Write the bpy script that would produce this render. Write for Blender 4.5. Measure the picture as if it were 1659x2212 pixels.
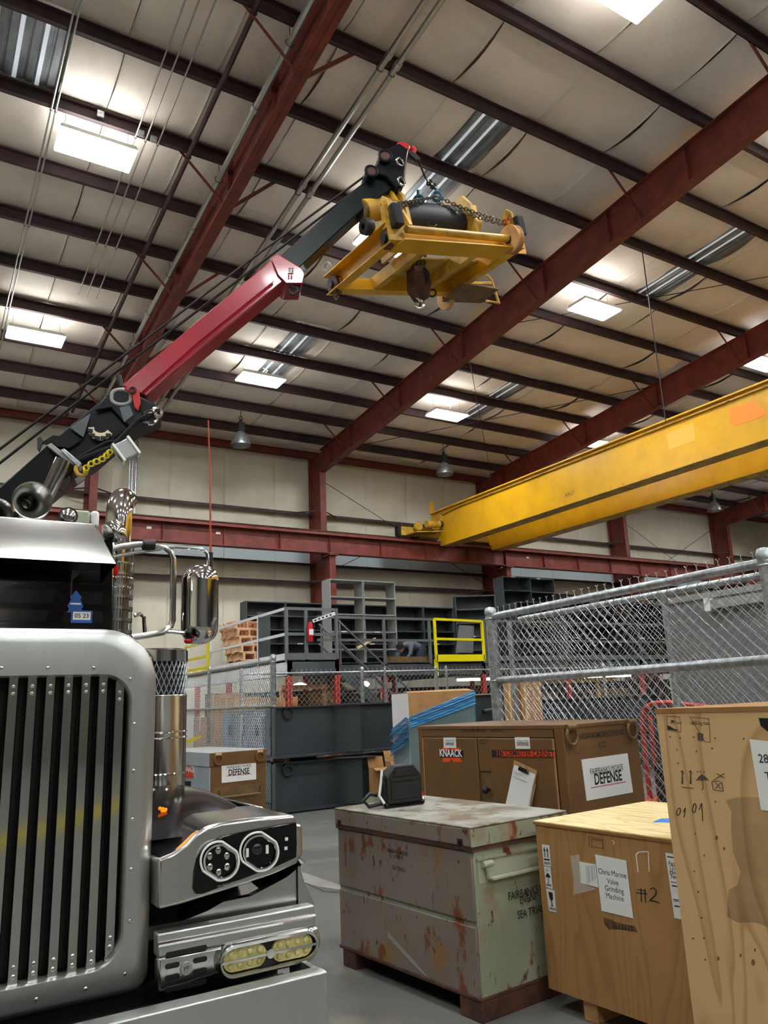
import bpy, bmesh, math, random
from mathutils import Matrix, Vector
random.seed(7)
SC = bpy.context.scene
COL = SC.collection
for o in list(bpy.data.objects): bpy.data.objects.remove(o)

# ------------------------------------------------------------------ camera, world, exposure
EYE = 1.65                      # eye height in metres, world: X along the far wall, Y towards it, Z up
FPX = 1661.0                    # focal length in photo pixels (1659 x 2212 frame)
YAW, PITCH, ROLL = [math.radians(a) for a in (31.82, 13.94, -2.453)]
_f = Vector((math.sin(YAW)*math.cos(PITCH), math.cos(YAW)*math.cos(PITCH), math.sin(PITCH)))
_r = Vector((math.cos(YAW), -math.sin(YAW), 0)); _u = _r.cross(_f)
CR = math.cos(ROLL)*_r + math.sin(ROLL)*_u
CU = -math.sin(ROLL)*_r + math.cos(ROLL)*_u
CF = _f
CAM = Vector((0, 0, EYE))
cd = bpy.data.cameras.new('camera'); cam = bpy.data.objects.new('camera', cd); COL.objects.link(cam)
cd.sensor_fit = 'HORIZONTAL'; cd.sensor_width = 36; cd.lens = 36*FPX/1659; cd.clip_start = .05; cd.clip_end = 300
m3 = Matrix((CR, CU, -CF)).transposed()
cam.matrix_world = Matrix.Translation(CAM) @ m3.to_4x4()
SC.camera = cam
w = bpy.data.worlds.new('world'); SC.world = w; w.use_nodes = True
w.node_tree.nodes['Background'].inputs[0].default_value = (.9, .95, 1, 1)
w.node_tree.nodes['Background'].inputs[1].default_value = .02
SC.view_settings.view_transform = 'Standard'; SC.view_settings.look = 'None'
SC.view_settings.gamma = 1; SC.view_settings.use_curve_mapping = False
SC.view_settings.exposure = 1.85
LAMP_E = 30.0
LAMP_C = (.96, .99, 1.0)

# ------------------------------------------------------------------ pixel -> place helpers
def ray(x, y): return CR*((x-829.5)/FPX) - CU*((y-1106)/FPX) + CF
def onX(x, y, X): d = ray(x, y); return CAM + d*(X/d.x)
def onY(x, y, Y): d = ray(x, y); return CAM + d*(Y/d.y)
def onZ(x, y, Z): d = ray(x, y); return CAM + d*((Z-EYE)/d.z)
def onP(x, y, P, n):
    d = ray(x, y); n = Vector(n); return CAM + d*((Vector(P)-CAM).dot(n)/d.dot(n))
V = Vector

# ------------------------------------------------------------------ materials
def lin(c):
    return tuple(((v/255)/12.92 if v <= 10 else (((v/255)+.055)/1.055)**2.4) for v in c)
MATS = {}
def mat(name, rgb, rough=.5, metal=0, rgb2=None, scale=6, lo=.4, hi=.6, bump=0, bscale=40, coat=0, stretch=None, detail=6, alpha=1, emit=0, spec=.5, rgb3=None, s3=14, lo3=.55, hi3=.62, rgb4=None, trans=0):
    m = bpy.data.materials.new(name); m.use_nodes = True; nt = m.node_tree; N = nt.nodes; L = nt.links
    b = N['Principled BSDF']; c = lin(rgb)
    b.inputs['Base Color'].default_value = (*c, 1); b.inputs['Roughness'].default_value = rough
    b.inputs['Metallic'].default_value = metal; b.inputs['Specular IOR Level'].default_value = spec
    b.inputs['Coat Weight'].default_value = coat; b.inputs['Coat Roughness'].default_value = .08
    b.inputs['Alpha'].default_value = alpha
    b.inputs['Transmission Weight'].default_value = trans
    if emit:
        b.inputs['Emission Color'].default_value = (*c, 1); b.inputs['Emission Strength'].default_value = emit
    tc = N.new('ShaderNodeTexCoord'); mp = N.new('ShaderNodeMapping'); L.new(tc.outputs['Object'], mp.inputs[0])
    if stretch: mp.inputs['Scale'].default_value = stretch
    def layer(base, col, sc, l, h, off):
        n = N.new('ShaderNodeTexNoise'); n.inputs['Scale'].default_value = sc; n.inputs['Detail'].default_value = detail
        n.inputs['Roughness'].default_value = .6
        o = N.new('ShaderNodeVectorMath'); o.operation = 'ADD'; o.inputs[1].default_value = (off, off*1.7, off*.3)
        L.new(mp.outputs[0], o.inputs[0]); L.new(o.outputs[0], n.inputs['Vector'])
        r = N.new('ShaderNodeValToRGB'); r.color_ramp.elements[0].position = l; r.color_ramp.elements[1].position = h
        L.new(n.outputs['Fac'], r.inputs[0])
        x = N.new('ShaderNodeMix'); x.data_type = 'RGBA'; L.new(r.outputs[0], x.inputs['Factor'])
        if isinstance(base, tuple): x.inputs['A'].default_value = (*base, 1)
        else: L.new(base, x.inputs['A'])
        x.inputs['B'].default_value = (*lin(col), 1)
        return x.outputs['Result']
    out = c
    if rgb2: out = layer(out, rgb2, scale, lo, hi, 0)
    if rgb4: out = layer(out, rgb4, s3*.35, lo3-.02, hi3+.05, 5)
    if rgb3: out = layer(out, rgb3, s3, lo3, hi3, 9)
    if not isinstance(out, tuple): L.new(out, b.inputs['Base Color'])
    if bump:
        n = N.new('ShaderNodeTexNoise'); n.inputs['Scale'].default_value = bscale; n.inputs['Detail'].default_value = 5
        L.new(mp.outputs[0], n.inputs['Vector'])
        bp = N.new('ShaderNodeBump'); bp.inputs['Strength'].default_value = bump; bp.inputs['Distance'].default_value = .02
        L.new(n.outputs['Fac'], bp.inputs['Height']); L.new(bp.outputs[0], b.inputs['Normal'])
    MATS[name] = m
    return m

# ------------------------------------------------------------------ mesh builder
WM = {}     # matrix of each Empty, to build parts in world coordinates
def rotz(a): return Matrix.Rotation(a, 4, 'Z')
def frame(o, x, z=None, y=None):
    x = V(x).normalized()
    if z is not None: z = V(z); z = (z - x*z.dot(x)).normalized(); y = z.cross(x)
    else: y = V(y); y = (y - x*y.dot(x)).normalized(); z = x.cross(y)
    return Matrix.Translation(V(o)) @ Matrix((x, y, z)).transposed().to_4x4()
class MB:
    def __init__(s): s.v = []; s.f = []
    def add(s, vs, fs, M=None):
        o = len(s.v)
        s.v += [tuple(M @ V(p)) if M is not None else tuple(p) for p in vs]
        s.f += [tuple(i+o for i in f) for f in fs]
        return s
    def box(s, a, b, M=None):
        x0, y0, z0 = [min(p, q) for p, q in zip(a, b)]; x1, y1, z1 = [max(p, q) for p, q in zip(a, b)]
        return s.add([(x0,y0,z0),(x1,y0,z0),(x1,y1,z0),(x0,y1,z0),(x0,y0,z1),(x1,y0,z1),(x1,y1,z1),(x0,y1,z1)],
                     [(0,3,2,1),(4,5,6,7),(0,1,5,4),(1,2,6,5),(2,3,7,6),(3,0,4,7)], M)
    def cb(s, c, d, M=None):
        return s.box([c[i]-d[i]/2 for i in range(3)], [c[i]+d[i]/2 for i in range(3)], M)
    def prism(s, poly, ext, M=None):          # polygon of 3D points extruded by a vector
        n = len(poly); e = V(ext); P = [V(p) for p in poly]
        nrm = sum(((P[i]).cross(P[(i+1) % n]) for i in range(n)), V())
        if nrm.dot(e) > 0: P = P[::-1]
        return s.add(P + [p+e for p in P], [tuple(range(n)), tuple(range(2*n-1, n-1, -1))] + [(i, i+n, (i+1) % n+n, (i+1) % n) for i in range(n)], M)
    def rings(s, R, cap=True, closed=True, M=None, loop=False):
        n = len(R[0]); vs = [p for r in R for p in r]; fs = []
        k = len(R)
        for j in range(k if loop else k-1):
            for i in range(n if closed else n-1):
                a = j*n+i; b = j*n+(i+1) % n; c = ((j+1) % k)*n+(i+1) % n; d = ((j+1) % k)*n+i
                fs.append((a, b, c, d))
        if cap and closed and not loop: fs += [tuple(range(n-1, -1, -1)), tuple(range((k-1)*n, k*n))]
        return s.add(vs, fs, M)
    def cyl(s, p, q, r, r2=None, n=14, cap=True):
        p = V(p); q = V(q); r2 = r if r2 is None else r2
        d = (q-p).normalized(); u = d.orthogonal().normalized(); w_ = d.cross(u)
        rg = [[p+(u*math.cos(a)+w_*math.sin(a))*r for a in [2*math.pi*i/n for i in range(n)]],
              [q+(u*math.cos(a)+w_*math.sin(a))*r2 for a in [2*math.pi*i/n for i in range(n)]]]
        return s.rings(rg, cap)
    def tube(s, path, r, n=8, closed=False):
        P = [V(p) for p in path]; k = len(P); u = None; R = []
        for i in range(k):
            a = P[i-1] if (i > 0 or closed) else P[i]; b = P[(i+1) % k] if (i < k-1 or closed) else P[i]
            t = (b-a).normalized()
            if u is None: u = t.orthogonal().normalized()
            u = (u - t*u.dot(t))
            u = u.normalized() if u.length > 1e-6 else t.orthogonal().normalized()
            w_ = t.cross(u); rr = r[i] if isinstance(r, (list, tuple)) else r
            R.append([P[i]+(u*math.cos(x)+w_*math.sin(x))*rr for x in [2*math.pi*j/n for j in range(n)]])
        return s.rings(R, not closed, loop=closed)
    def lathe(s, prof, M, n=24, cap=False):    # profile (r, z) around local z
        R = [[(r*math.cos(a), r*math.sin(a), z) for a in [2*math.pi*i/n for i in range(n)]] for r, z in prof]
        return s.rings(R, cap, M=M)
    def ball(s, c, r, n=10, sc=(1,1,1)):
        prof = [(math.sin(math.pi*i/n), -math.cos(math.pi*i/n)) for i in range(n+1)]
        prof[0] = (.001, -1); prof[-1] = (.001, 1)
        return s.lathe(prof, Matrix.Translation(V(c)) @ Matrix.Diagonal((r*sc[0], r*sc[1], r*sc[2], 1)), n*2)
    def grid(s, fn, nu, nv, M=None):
        vs = [fn(i/nu, j/nv) for j in range(nv+1) for i in range(nu+1)]
        return s.add(vs, [(j*(nu+1)+i, j*(nu+1)+i+1, (j+1)*(nu+1)+i+1, (j+1)*(nu+1)+i) for j in range(nv) for i in range(nu)], M)
    def torus(s, c, R, r, nrm, n=20, k=8, a0=0, a1=2*math.pi):
        nrm = V(nrm).normalized(); u = nrm.orthogonal().normalized(); w_ = nrm.cross(u); full = abs(a1-a0-2*math.pi) < 1e-6
        pts = [V(c)+(u*math.cos(a)+w_*math.sin(a))*R for a in [a0+(a1-a0)*i/n for i in range(n if full else n+1)]]
        return s.tube(pts, r, k, closed=full)
    def mesh(s, name, m=None, smooth=True, ang=35):
        me = bpy.data.meshes.new(name); me.from_pydata(s.v, [], s.f)
        if m is not None: me.materials.append(MATS[m] if isinstance(m, str) else m)
        if smooth:
            me.polygons.foreach_set('use_smooth', [True]*len(me.polygons)); me.set_sharp_from_angle(angle=math.radians(ang))
        me.update(); return me
    def build(s, name, m, parent=None, world=True, bevel=0, smooth=True, ang=35, fixn=False, seg=2):
        if parent is not None and world and parent.name in WM:
            I = WM[parent.name].inverted(); s.v = [tuple(I @ V(p)) for p in s.v]
        me = s.mesh(name, m, smooth, ang)
        if fixn:
            bm = bmesh.new(); bm.from_mesh(me); bmesh.ops.recalc_face_normals(bm, faces=bm.faces); bm.to_mesh(me); bm.free()
        o = bpy.data.objects.new(name, me); COL.objects.link(o)
        if parent is not None:
            o.parent = parent
            if parent.name in WM: WM[o.name] = WM[parent.name]
        if bevel:
            b = o.modifiers.new('bevel', 'BEVEL'); b.width = bevel; b.segments = seg; b.limit_method = 'ANGLE'; b.angle_limit = .6
        return o
def tag(o, label, cat, group=None, kind=None):
    if label: o['label'] = label
    if cat: o['category'] = cat
    if group: o['group'] = group
    if kind: o['kind'] = kind
    return o
def thing(name, label, cat, loc=(0,0,0), rz=0, group=None, M=None, kind=None):
    o = bpy.data.objects.new(name, None); COL.objects.link(o); o.empty_display_size = .1
    o.matrix_world = M if M is not None else Matrix.Translation(V(loc)) @ rotz(rz)
    WM[o.name] = o.matrix_world.copy()
    return tag(o, label, cat, group, kind)
def shared(me, name, parent, M):              # an object on shared mesh data, M relative to the parent
    o = bpy.data.objects.new(name, me); COL.objects.link(o)
    if parent is not None: o.parent = parent
    o.matrix_local = M
    if parent is not None and parent.name in WM: WM[o.name] = WM[parent.name] @ M
    return o
def copy_tree(o, parent=None):
    c = o.copy(); COL.objects.link(c); c.parent = parent
    for ch in list(o.children): copy_tree(ch, c)
    return c
def text(body, m, parent, M, size, name='lettering', bold=0, sx=1, align='CENTER', world=False):
    cu = bpy.data.curves.new('text', 'FONT'); cu.body = body; cu.size = size; cu.align_x = align; cu.align_y = 'CENTER'
    cu.offset = bold*size; cu.resolution_u = 3; cu.space_line = 1.05
    t = bpy.data.objects.new('text', cu); COL.objects.link(t)
    bpy.context.view_layer.update()
    me = bpy.data.meshes.new_from_object(t); bpy.data.objects.remove(t); bpy.data.curves.remove(cu)
    me.materials.clear(); me.materials.append(MATS[m])
    o = bpy.data.objects.new(name, me); COL.objects.link(o); o.parent = parent
    if world and parent is not None and parent.name in WM: M = WM[parent.name].inverted() @ M
    o.matrix_local = M @ Matrix.Diagonal((sx, 1, 1, 1))
    return o
def rrect(w_, h, r, n=6):                     # rounded rectangle, counter-clockwise, 4*(n+1) points
    pts = []
    rr = r if isinstance(r, (list, tuple)) else [r]*4   # order: +x+y, -x+y, -x-y, +x-y
    for k, (sx, sy) in enumerate(((1,1), (-1,1), (-1,-1), (1,-1))):
        q = rr[k]
        for i in range(n+1):
            a = math.pi/2*(k + i/n); pts.append((sx*(w_/2-q)+q*math.cos(a), sy*(h/2-q)+q*math.sin(a)))
    return pts
# ------------------------------------------------------------------ material library
mat('red_oxide', (132, 58, 48), .55, rgb2=(108, 48, 42), scale=3, bump=.05)
mat('red_purlin_shaded', (74, 50, 52), .6, rgb2=(56, 43, 47), scale=2.5)  # same red oxide, darkened: backlit shade under the roof put into the colour
mat('vinyl', (244, 233, 222), .6, rgb2=(222, 210, 196), scale=1.1, lo=.42, hi=.75, bump=.25, bscale=7, rgb3=(196, 184, 168), s3=3.2, lo3=.62, hi3=.85)
mat('vinyl_wall', (226, 220, 200), .6, rgb2=(204, 198, 176), scale=1.2, lo=.42, hi=.75, bump=.3, bscale=5)
mat('seam_dark', (62, 58, 50), .8)
mat('roof_metal', (172, 176, 180), .45, .45, rgb2=(140, 145, 150), scale=3)
mat('concrete', (118, 118, 114), .3, rgb2=(90, 91, 90), scale=.9, lo=.35, hi=.7, bump=.08, bscale=9, rgb3=(150, 142, 120), s3=2.2, lo3=.55, hi3=.75)
mat('crack', (60, 60, 58), .8)
mat('galv', (190, 196, 200), .35, .85, rgb2=(150, 156, 160), scale=20)
mat('conduit', (185, 185, 180), .35, .8)
mat('lamp_white', (235, 235, 230), .5)
mat('lamp_lens', (255, 255, 255), .5)
mat('dark_steel', (48, 48, 50), .5, .3)
mat('black', (18, 18, 20), .45)
mat('black_gloss', (8, 8, 10), .08, spec=.35)
mat('slat_steel', (190, 190, 186), .08, 1)
mat('wall_dark', (104, 101, 96), .7, rgb2=(90, 88, 84), scale=1)
mat('rubber', (24, 24, 25), .8)
mat('chrome', (215, 215, 215), .08, 1)
mat('steel_pol', (204, 204, 200), .18, 1, rgb2=(188, 188, 184), scale=2)
mat('steel_brush', (192, 195, 192), .36, .9, rgb2=(180, 183, 180), scale=2.5, bump=.03, bscale=120, stretch=(1, 1, .15))
mat('glass_dark', (8, 11, 13), .03, 0, coat=1)
mat('yellow', (226, 170, 22), .35, rgb2=(205, 150, 26), scale=1.6, lo=.4, hi=.75, rgb3=(150, 120, 70), s3=7, lo3=.68, hi3=.76)
mat('yellow_dirty', (204, 160, 52), .45, rgb2=(170, 132, 48), scale=3, rgb3=(90, 74, 44), s3=6, lo3=.56, hi3=.72)
mat('yellow_bright', (240, 225, 10), .4)
mat('orange_patch', (255, 140, 20), .5)
mat('orange_pale', (255, 178, 70), .5)
mat('boom_red', (168, 20, 42), .28, coat=.4, rgb2=(150, 16, 38), scale=2)
mat('boom_black', (16, 18, 24), .35, spec=.22)
mat('boom_green', (16, 27, 29), .32, spec=.25)
mat('maroon_gloss', (14, 4, 6), .12, spec=.22)
mat('hot_red', (190, 20, 30), .4)
mat('amber', (255, 120, 10), .3, emit=.35)
mat('red_lens', (170, 16, 18), .2)
mat('led_lens', (200, 190, 120), .15, .1, rgb2=(225, 215, 150), scale=60, coat=.6)
mat('rope', (34, 32, 32), .6, .4)
mat('drum_rope', (30, 31, 34), .6, .2)
mat('wood_ply', (196, 152, 92), .65, rgb2=(172, 126, 72), scale=3, lo=.35, hi=.65, stretch=(1.2, 9, 1.2), bump=.05, bscale=30)
mat('wood_brown', (160, 116, 62), .6, rgb2=(138, 96, 50), scale=2.4, lo=.35, hi=.7, stretch=(3.5, 3.5, .5))
mat('wood_pale', (226, 205, 150), .65, rgb2=(205, 178, 120), scale=2.5, stretch=(1, 3, 1))
mat('wood_raw', (205, 160, 105), .7, rgb2=(180, 135, 85), scale=5)
mat('wood_pallet', (240, 196, 156), .7, rgb2=(205, 150, 110), scale=5)
mat('wood_dark', (120, 92, 54), .7, rgb2=(96, 74, 44), scale=6)
mat('paper', (238, 238, 236), .7)
mat('paper_white', (228, 230, 226), .6)
mat('ink', (22, 20, 24), .7)
mat('ink_soft', (86, 74, 60), .7)
mat('stain', (140, 116, 84), .75, rgb2=(152, 126, 88), scale=5)
mat('tan_paint', (116, 84, 50), .38, rgb2=(108, 78, 45), scale=4)
mat('tan_edge', (170, 130, 92), .45)
mat('logo_orange', (240, 84, 20), .5)
mat('label_orange', (226, 74, 38), .45)
mat('white_ink', (245, 245, 245), .6)
mat('red_ink', (190, 40, 45), .6)
mat('cardboard', (186, 142, 92), .8, rgb2=(170, 126, 78), scale=4)
mat('cardboard_white', (232, 230, 232), .7)
mat('film_blue', (80, 140, 160), .14, alpha=.55, coat=.6)
mat('film_blue_thick', (36, 132, 200), .14, alpha=.82, coat=.6, rgb2=(90, 170, 215), scale=3, stretch=(.6, .6, 9))
mat('steel_grey', (92, 98, 102), .42, .3, rgb2=(78, 84, 88), scale=2)
mat('trough_grey', (66, 74, 78), .38, .2, rgb2=(56, 63, 68), scale=1.4, lo=.4, hi=.7)
mat('shelf_grey', (78, 84, 86), .5, .2, rgb2=(66, 72, 74), scale=3)
mat('shelf_light', (150, 152, 150), .5)
mat('rail_grey', (112, 116, 118), .45, .3)
mat('rail_white', (226, 228, 232), .45)
mat('door_grey', (128, 130, 132), .45, .2, rgb2=(120, 122, 124), scale=2)
mat('wire', (196, 200, 202), .35, .75)
mat('tape_yellow', (225, 205, 20), .5)
mat('tape_blue', (60, 130, 220), .6)
mat('tape_clear', (230, 225, 215), .2, alpha=.3, coat=.5)
mat('plastic_red', (200, 30, 40), .4)
mat('cloth_grey', (92, 98, 106), .9, bump=.2, bscale=60)
mat('cloth_dark', (22, 22, 26), .9)
mat('skin', (196, 140, 112), .6)
mat('denim', (44, 54, 74), .9)
mat('blue_sticker', (30, 90, 170), .5)
mat('green_grey', (176, 182, 158), .5)
mat('cream_dial', (225, 215, 180), .5)
mat('orange_red', (196, 78, 46), .55)
mat('cart_red', (190, 66, 54), .45)

def rusty(name, paint, paint2):
    """old paint with rust: large blooms, small streaky chips, dirt (fixed to the object)."""
    m = mat(name, paint, .5, rgb2=paint2, scale=1.6, lo=.35, hi=.75)
    nt = m.node_tree; N = nt.nodes; L = nt.links; b = N['Principled BSDF']
    cur = b.inputs['Base Color'].links[0].from_socket
    tc = N.new('ShaderNodeTexCoord')
    def lay(cur, col, scale, st, lo, hi, det):
        mp = N.new('ShaderNodeMapping'); mp.inputs['Scale'].default_value = st; L.new(tc.outputs['Object'], mp.inputs[0])
        n = N.new('ShaderNodeTexNoise'); n.inputs['Scale'].default_value = scale; n.inputs['Detail'].default_value = det; n.inputs['Roughness'].default_value = .62
        L.new(mp.outputs[0], n.inputs['Vector'])
        r = N.new('ShaderNodeValToRGB'); r.color_ramp.elements[0].position = lo; r.color_ramp.elements[1].position = hi; L.new(n.outputs['Fac'], r.inputs[0])
        x = N.new('ShaderNodeMix'); x.data_type = 'RGBA'; L.new(r.outputs[0], x.inputs['Factor']); L.new(cur, x.inputs['A'])
        x.inputs['B'].default_value = (*lin(col), 1); return x.outputs['Result']
    cur = lay(cur, (150, 104, 56), 3.2, (1, 1, .7), .55, .7, 6)
    cur = lay(cur, (124, 70, 34), 7, (1, 1, .5), .57, .62, 8)
    cur = lay(cur, (92, 48, 28), 20, (1, 1, .4), .61, .65, 6)
    L.new(cur, b.inputs['Base Color'])
    return m
rusty('rust_green', (158, 164, 142), (142, 148, 126))
rusty('rust_front', (140, 128, 116), (126, 114, 104))
mat('rust_lid', (160, 160, 150), .4, rgb2=(104, 86, 56), scale=3.5, lo=.46, hi=.62, rgb3=(90, 62, 44), s3=9, lo3=.58, hi3=.7, rgb4=(180, 182, 178))
mat('rust_solid', (98, 60, 44), .75, rgb2=(70, 44, 36), scale=9)

def plywood(name, a, bcol, sc, axis):
    """cathedral-grain plywood face: distorted bands stretched along the sheet."""
    m = bpy.data.materials.new(name); m.use_nodes = True; nt = m.node_tree; N = nt.nodes; L = nt.links; b = N['Principled BSDF']
    tc = N.new('ShaderNodeTexCoord'); mp = N.new('ShaderNodeMapping'); mp.inputs['Scale'].default_value = axis; L.new(tc.outputs['Object'], mp.inputs[0])
    n1 = N.new('ShaderNodeTexNoise'); n1.inputs['Scale'].default_value = sc; n1.inputs['Detail'].default_value = 2; n1.inputs['Distortion'].default_value = .6; L.new(mp.outputs[0], n1.inputs['Vector'])
    mu = N.new('ShaderNodeMath'); mu.operation = 'MULTIPLY'; mu.inputs[1].default_value = 13; L.new(n1.outputs['Fac'], mu.inputs[0])
    fr = N.new('ShaderNodeMath'); fr.operation = 'FRACT'; L.new(mu.outputs[0], fr.inputs[0])
    r = N.new('ShaderNodeValToRGB'); e = r.color_ramp.elements; e[0].position = 0; e[0].color = (*lin(bcol), 1); e[1].position = .35; e[1].color = (*lin(a), 1)
    k = e.new(.9); k.color = (*lin(a), 1); k = e.new(1); k.color = (*lin(bcol), 1)
    L.new(fr.outputs[0], r.inputs[0]); L.new(r.outputs[0], b.inputs['Base Color']); b.inputs['Roughness'].default_value = .65
    MATS[name] = m
plywood('ply_grain', (206, 170, 120), (180, 140, 90), 1.1, (1.6, 3.2, .55))
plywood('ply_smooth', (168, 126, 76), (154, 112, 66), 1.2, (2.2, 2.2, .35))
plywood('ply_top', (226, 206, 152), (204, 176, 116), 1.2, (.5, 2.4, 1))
# lens of the fixtures: real lamps, so it emits
lm = MATS['lamp_lens'].node_tree.nodes['Principled BSDF']
lm.inputs['Emission Color'].default_value = (*LAMP_C, 1); lm.inputs['Emission Strength'].default_value = LAMP_E
mat('uplight', (255, 255, 250), .5, emit=4.5)
mat('tube_lens', (255, 250, 240), .5, emit=5)
mat('bulb_warm', (255, 240, 215), .5, emit=6)

def soft(name, rgb, amax, sc):
    m = mat(name, rgb, .75); nt = m.node_tree; N = nt.nodes; L = nt.links; b = N['Principled BSDF']
    tc = N.new('ShaderNodeTexCoord'); n = N.new('ShaderNodeTexNoise'); n.inputs['Scale'].default_value = sc; n.inputs['Detail'].default_value = 3; L.new(tc.outputs['Object'], n.inputs['Vector'])
    r = N.new('ShaderNodeMapRange'); r.inputs['From Min'].default_value = .3; r.inputs['From Max'].default_value = .7; r.inputs['To Min'].default_value = amax*.35; r.inputs['To Max'].default_value = amax; L.new(n.outputs['Fac'], r.inputs['Value'])
    L.new(r.outputs['Result'], b.inputs['Alpha'])
soft('stain_soft', (120, 98, 74), .2, 4)
soft('smear_soft', (70, 62, 50), .45, 30)
# ------------------------------------------------------------------ building shell
D = 23.5
def Zp(Y): return 10.2745 + .0847*(22.23-abs(Y))         # underside of the purlins
PUR = [22.23-1.5275*i for i in range(13)]                 # purlin lines, down to the ridge
XL, XR, YB = -13.0, 43.0, -23.5
SLOPE = .0847
fl = MB().box((XL, YB, -.25), (XR, 23.75, 0)).build('floor', 'concrete'); tag(fl, None, None, kind='structure')
def crack(pts, w_, name, m='crack'):
    P = [V((p.x, p.y, .003)) for p in pts]; mb = MB()
    for a, b in zip(P, P[1:]):
        t = (b-a).normalized(); n = V((-t.y, t.x, 0))*w_/2
        mb.add([a-n, b-n, b+n, a+n], [(0, 1, 2, 3)])
    return mb.build(name, m, fl, smooth=False)
crack([onZ(x, y, 0) for x, y in ((590, 1897), (660, 1908), (700, 1926), (735, 1928))], .018, 'floor_crack')
mat('patch', (150, 148, 140), .4, rgb2=(126, 124, 116), scale=4)
pp = [onZ(x, y, .002) for x, y in ((600, 1868), (672, 1890), (735, 1912), (735, 1922), (690, 1915), (600, 1894))]
MB().add(pp, [tuple(range(len(pp)))]).build('repair_strip', 'patch', fl, smooth=False)
for side, a, b in (('left', (XL-.2, YB, 0), (XL, 23.75, 12.5)), ('right', (XR, YB, 0), (XR+.2, 23.75, 12.5)), ('front', (XL, YB-.2, 0), (XR, YB, 10.8))):
    tag(MB().box(a, b).build('wall_'+side, 'wall_dark' if side == 'front' else 'vinyl_wall'), None, None, kind='structure')
wall = MB().box((XL, 23.62, 0), (XR, 23.75, 10.6)).build('wall_back', 'vinyl_wall'); tag(wall, None, None, kind='structure')
ceil = MB()
for s in (1, -1):
    ceil.add([(XL, s*23.75, Zp(23.75)+.4), (XR, s*23.75, Zp(23.75)+.4), (XR, 0, Zp(0)+.4), (XL, 0, Zp(0)+.4),
              (XL, s*23.75, Zp(23.75)+.5), (XR, s*23.75, Zp(23.75)+.5), (XR, 0, Zp(0)+.5), (XL, 0, Zp(0)+.5)],
             [(0, 1, 2, 3), (7, 6, 5, 4), (0, 4, 5, 1), (1, 5, 6, 2), (2, 6, 7, 3), (3, 7, 4, 0)])
ceil = ceil.build('ceiling', 'vinyl', smooth=False, fixn=True); tag(ceil, None, None, kind='structure')

def inframe(p, mg=220):
    d = V(p)-CAM; z = d.dot(CF)
    if z < .3: return False
    x = 829.5+FPX*d.dot(CR)/z; y = 1106-FPX*d.dot(CU)/z
    return -mg < x < 1659+mg and -mg < y < 2212+mg
# insulation blankets: a sagging patch per bay between two purlins and two seams
def patch(k, sag):
    rnd = random.Random(k)
    ph = [rnd.uniform(0, 6) for _ in range(6)]
    def fn(u, v):
        e = (4*v*(1-v))**.8
        z = -sag*e*(1+.25*math.sin(5*u+ph[0])*math.sin(3*v+ph[1]))
        lip = math.exp(-u/.02)+math.exp(-(1-u)/.02)
        z += -.022*lip*e + .012*math.sin(9*u+ph[2])*math.sin(7*v+ph[3])*e
        return (u, v, z)
    us = [0, .006, .02, .06, .2, .4, .6, .8, .94, .98, .994, 1]
    mb = MB(); vs = []; nv = 7
    for j in range(nv+1):
        for u in us: vs.append(fn(u, j/nv))
    n = len(us)
    mb.add(vs, [(j*n+i, (j+1)*n+i, (j+1)*n+i+1, j*n+i+1) for j in range(nv) for i in range(n-1)])
    return mb.mesh('insulation_panel', 'vinyl', True, 60)
PATCH = [patch(k, s) for k, s in ((1, .05), (2, .075), (3, .04), (4, .09), (5, .06))]
def corr():
    prof = []; x = 0
    for i in range(6):
        for dx, z in ((0, 0), (.095, 0), (.11, .028), (.14, .028), (.155, 0)): prof.append((i/6+dx, z))
    prof.append((1, 0))
    n = len(prof)
    return MB().add([(x, v, z) for v in (0, 1) for x, z in prof], [(i, i+n, i+n+1, i+1) for i in range(n-1)]).mesh('roof_sheet', 'roof_metal', False)
CORR = corr()
mat('skylight', (225, 232, 240), .4, emit=.12)
mat('wall_light', (205, 218, 222), .5)
RIBLIT = MB().box((0, 0, 0), (1, 1, .01)).mesh('skylight_rib', 'skylight', False)
WLIT = MB().box((0, 0, 0), (1, 1, .01)).mesh('wall_light_panel', 'wall_light', False)
seams = [-5.0, -3.2, -1.4, .3, 2.0, 3.4, 4.87, 6.97, 8.78, 10.55] + [12.35+1.8*i for i in range(18)]
rows = PUR + [5.42-1.5275*k for k in range(2, 2)]
ys = [23.6] + PUR
strips = {(7.6, 8.46): [(8.48, 11.54), (16.12, 19.17)], (14.85, 15.65): [(8.48, 11.54), (16.12, 19.17)], (.3, 1.25): [(10.0, 11.55)]}
k = 0
def cell(x0, x1, y0, y1, sheet=False):
    global k
    k += 1
    zt = .245
    M = Matrix(((x1-x0, 0, 0, x0), (0, y0-y1, 0, y1), (0, -SLOPE*(y0-y1), 1, Zp(y1)+zt), (0, 0, 0, 1)))
    if sheet:
        M[2][3] += .05
        o = shared(CORR, 'roof_sheet', ceil, M)
        for a, b in ((.28, .345), (.63, .695)):
            xa, xb = x0+(x1-x0)*a, x0+(x1-x0)*b
            M2 = Matrix(((xb-xa, 0, 0, xa), (0, y0-y1, 0, y1), (0, -SLOPE*(y0-y1), 1, Zp(y1)+zt+.035), (0, 0, 0, 1)))
            shared(RIBLIT, 'skylight_rib', ceil, M2)
    else: shared(PATCH[(k*7+int(x0*3)) % 5], 'insulation_panel', ceil, M)
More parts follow.
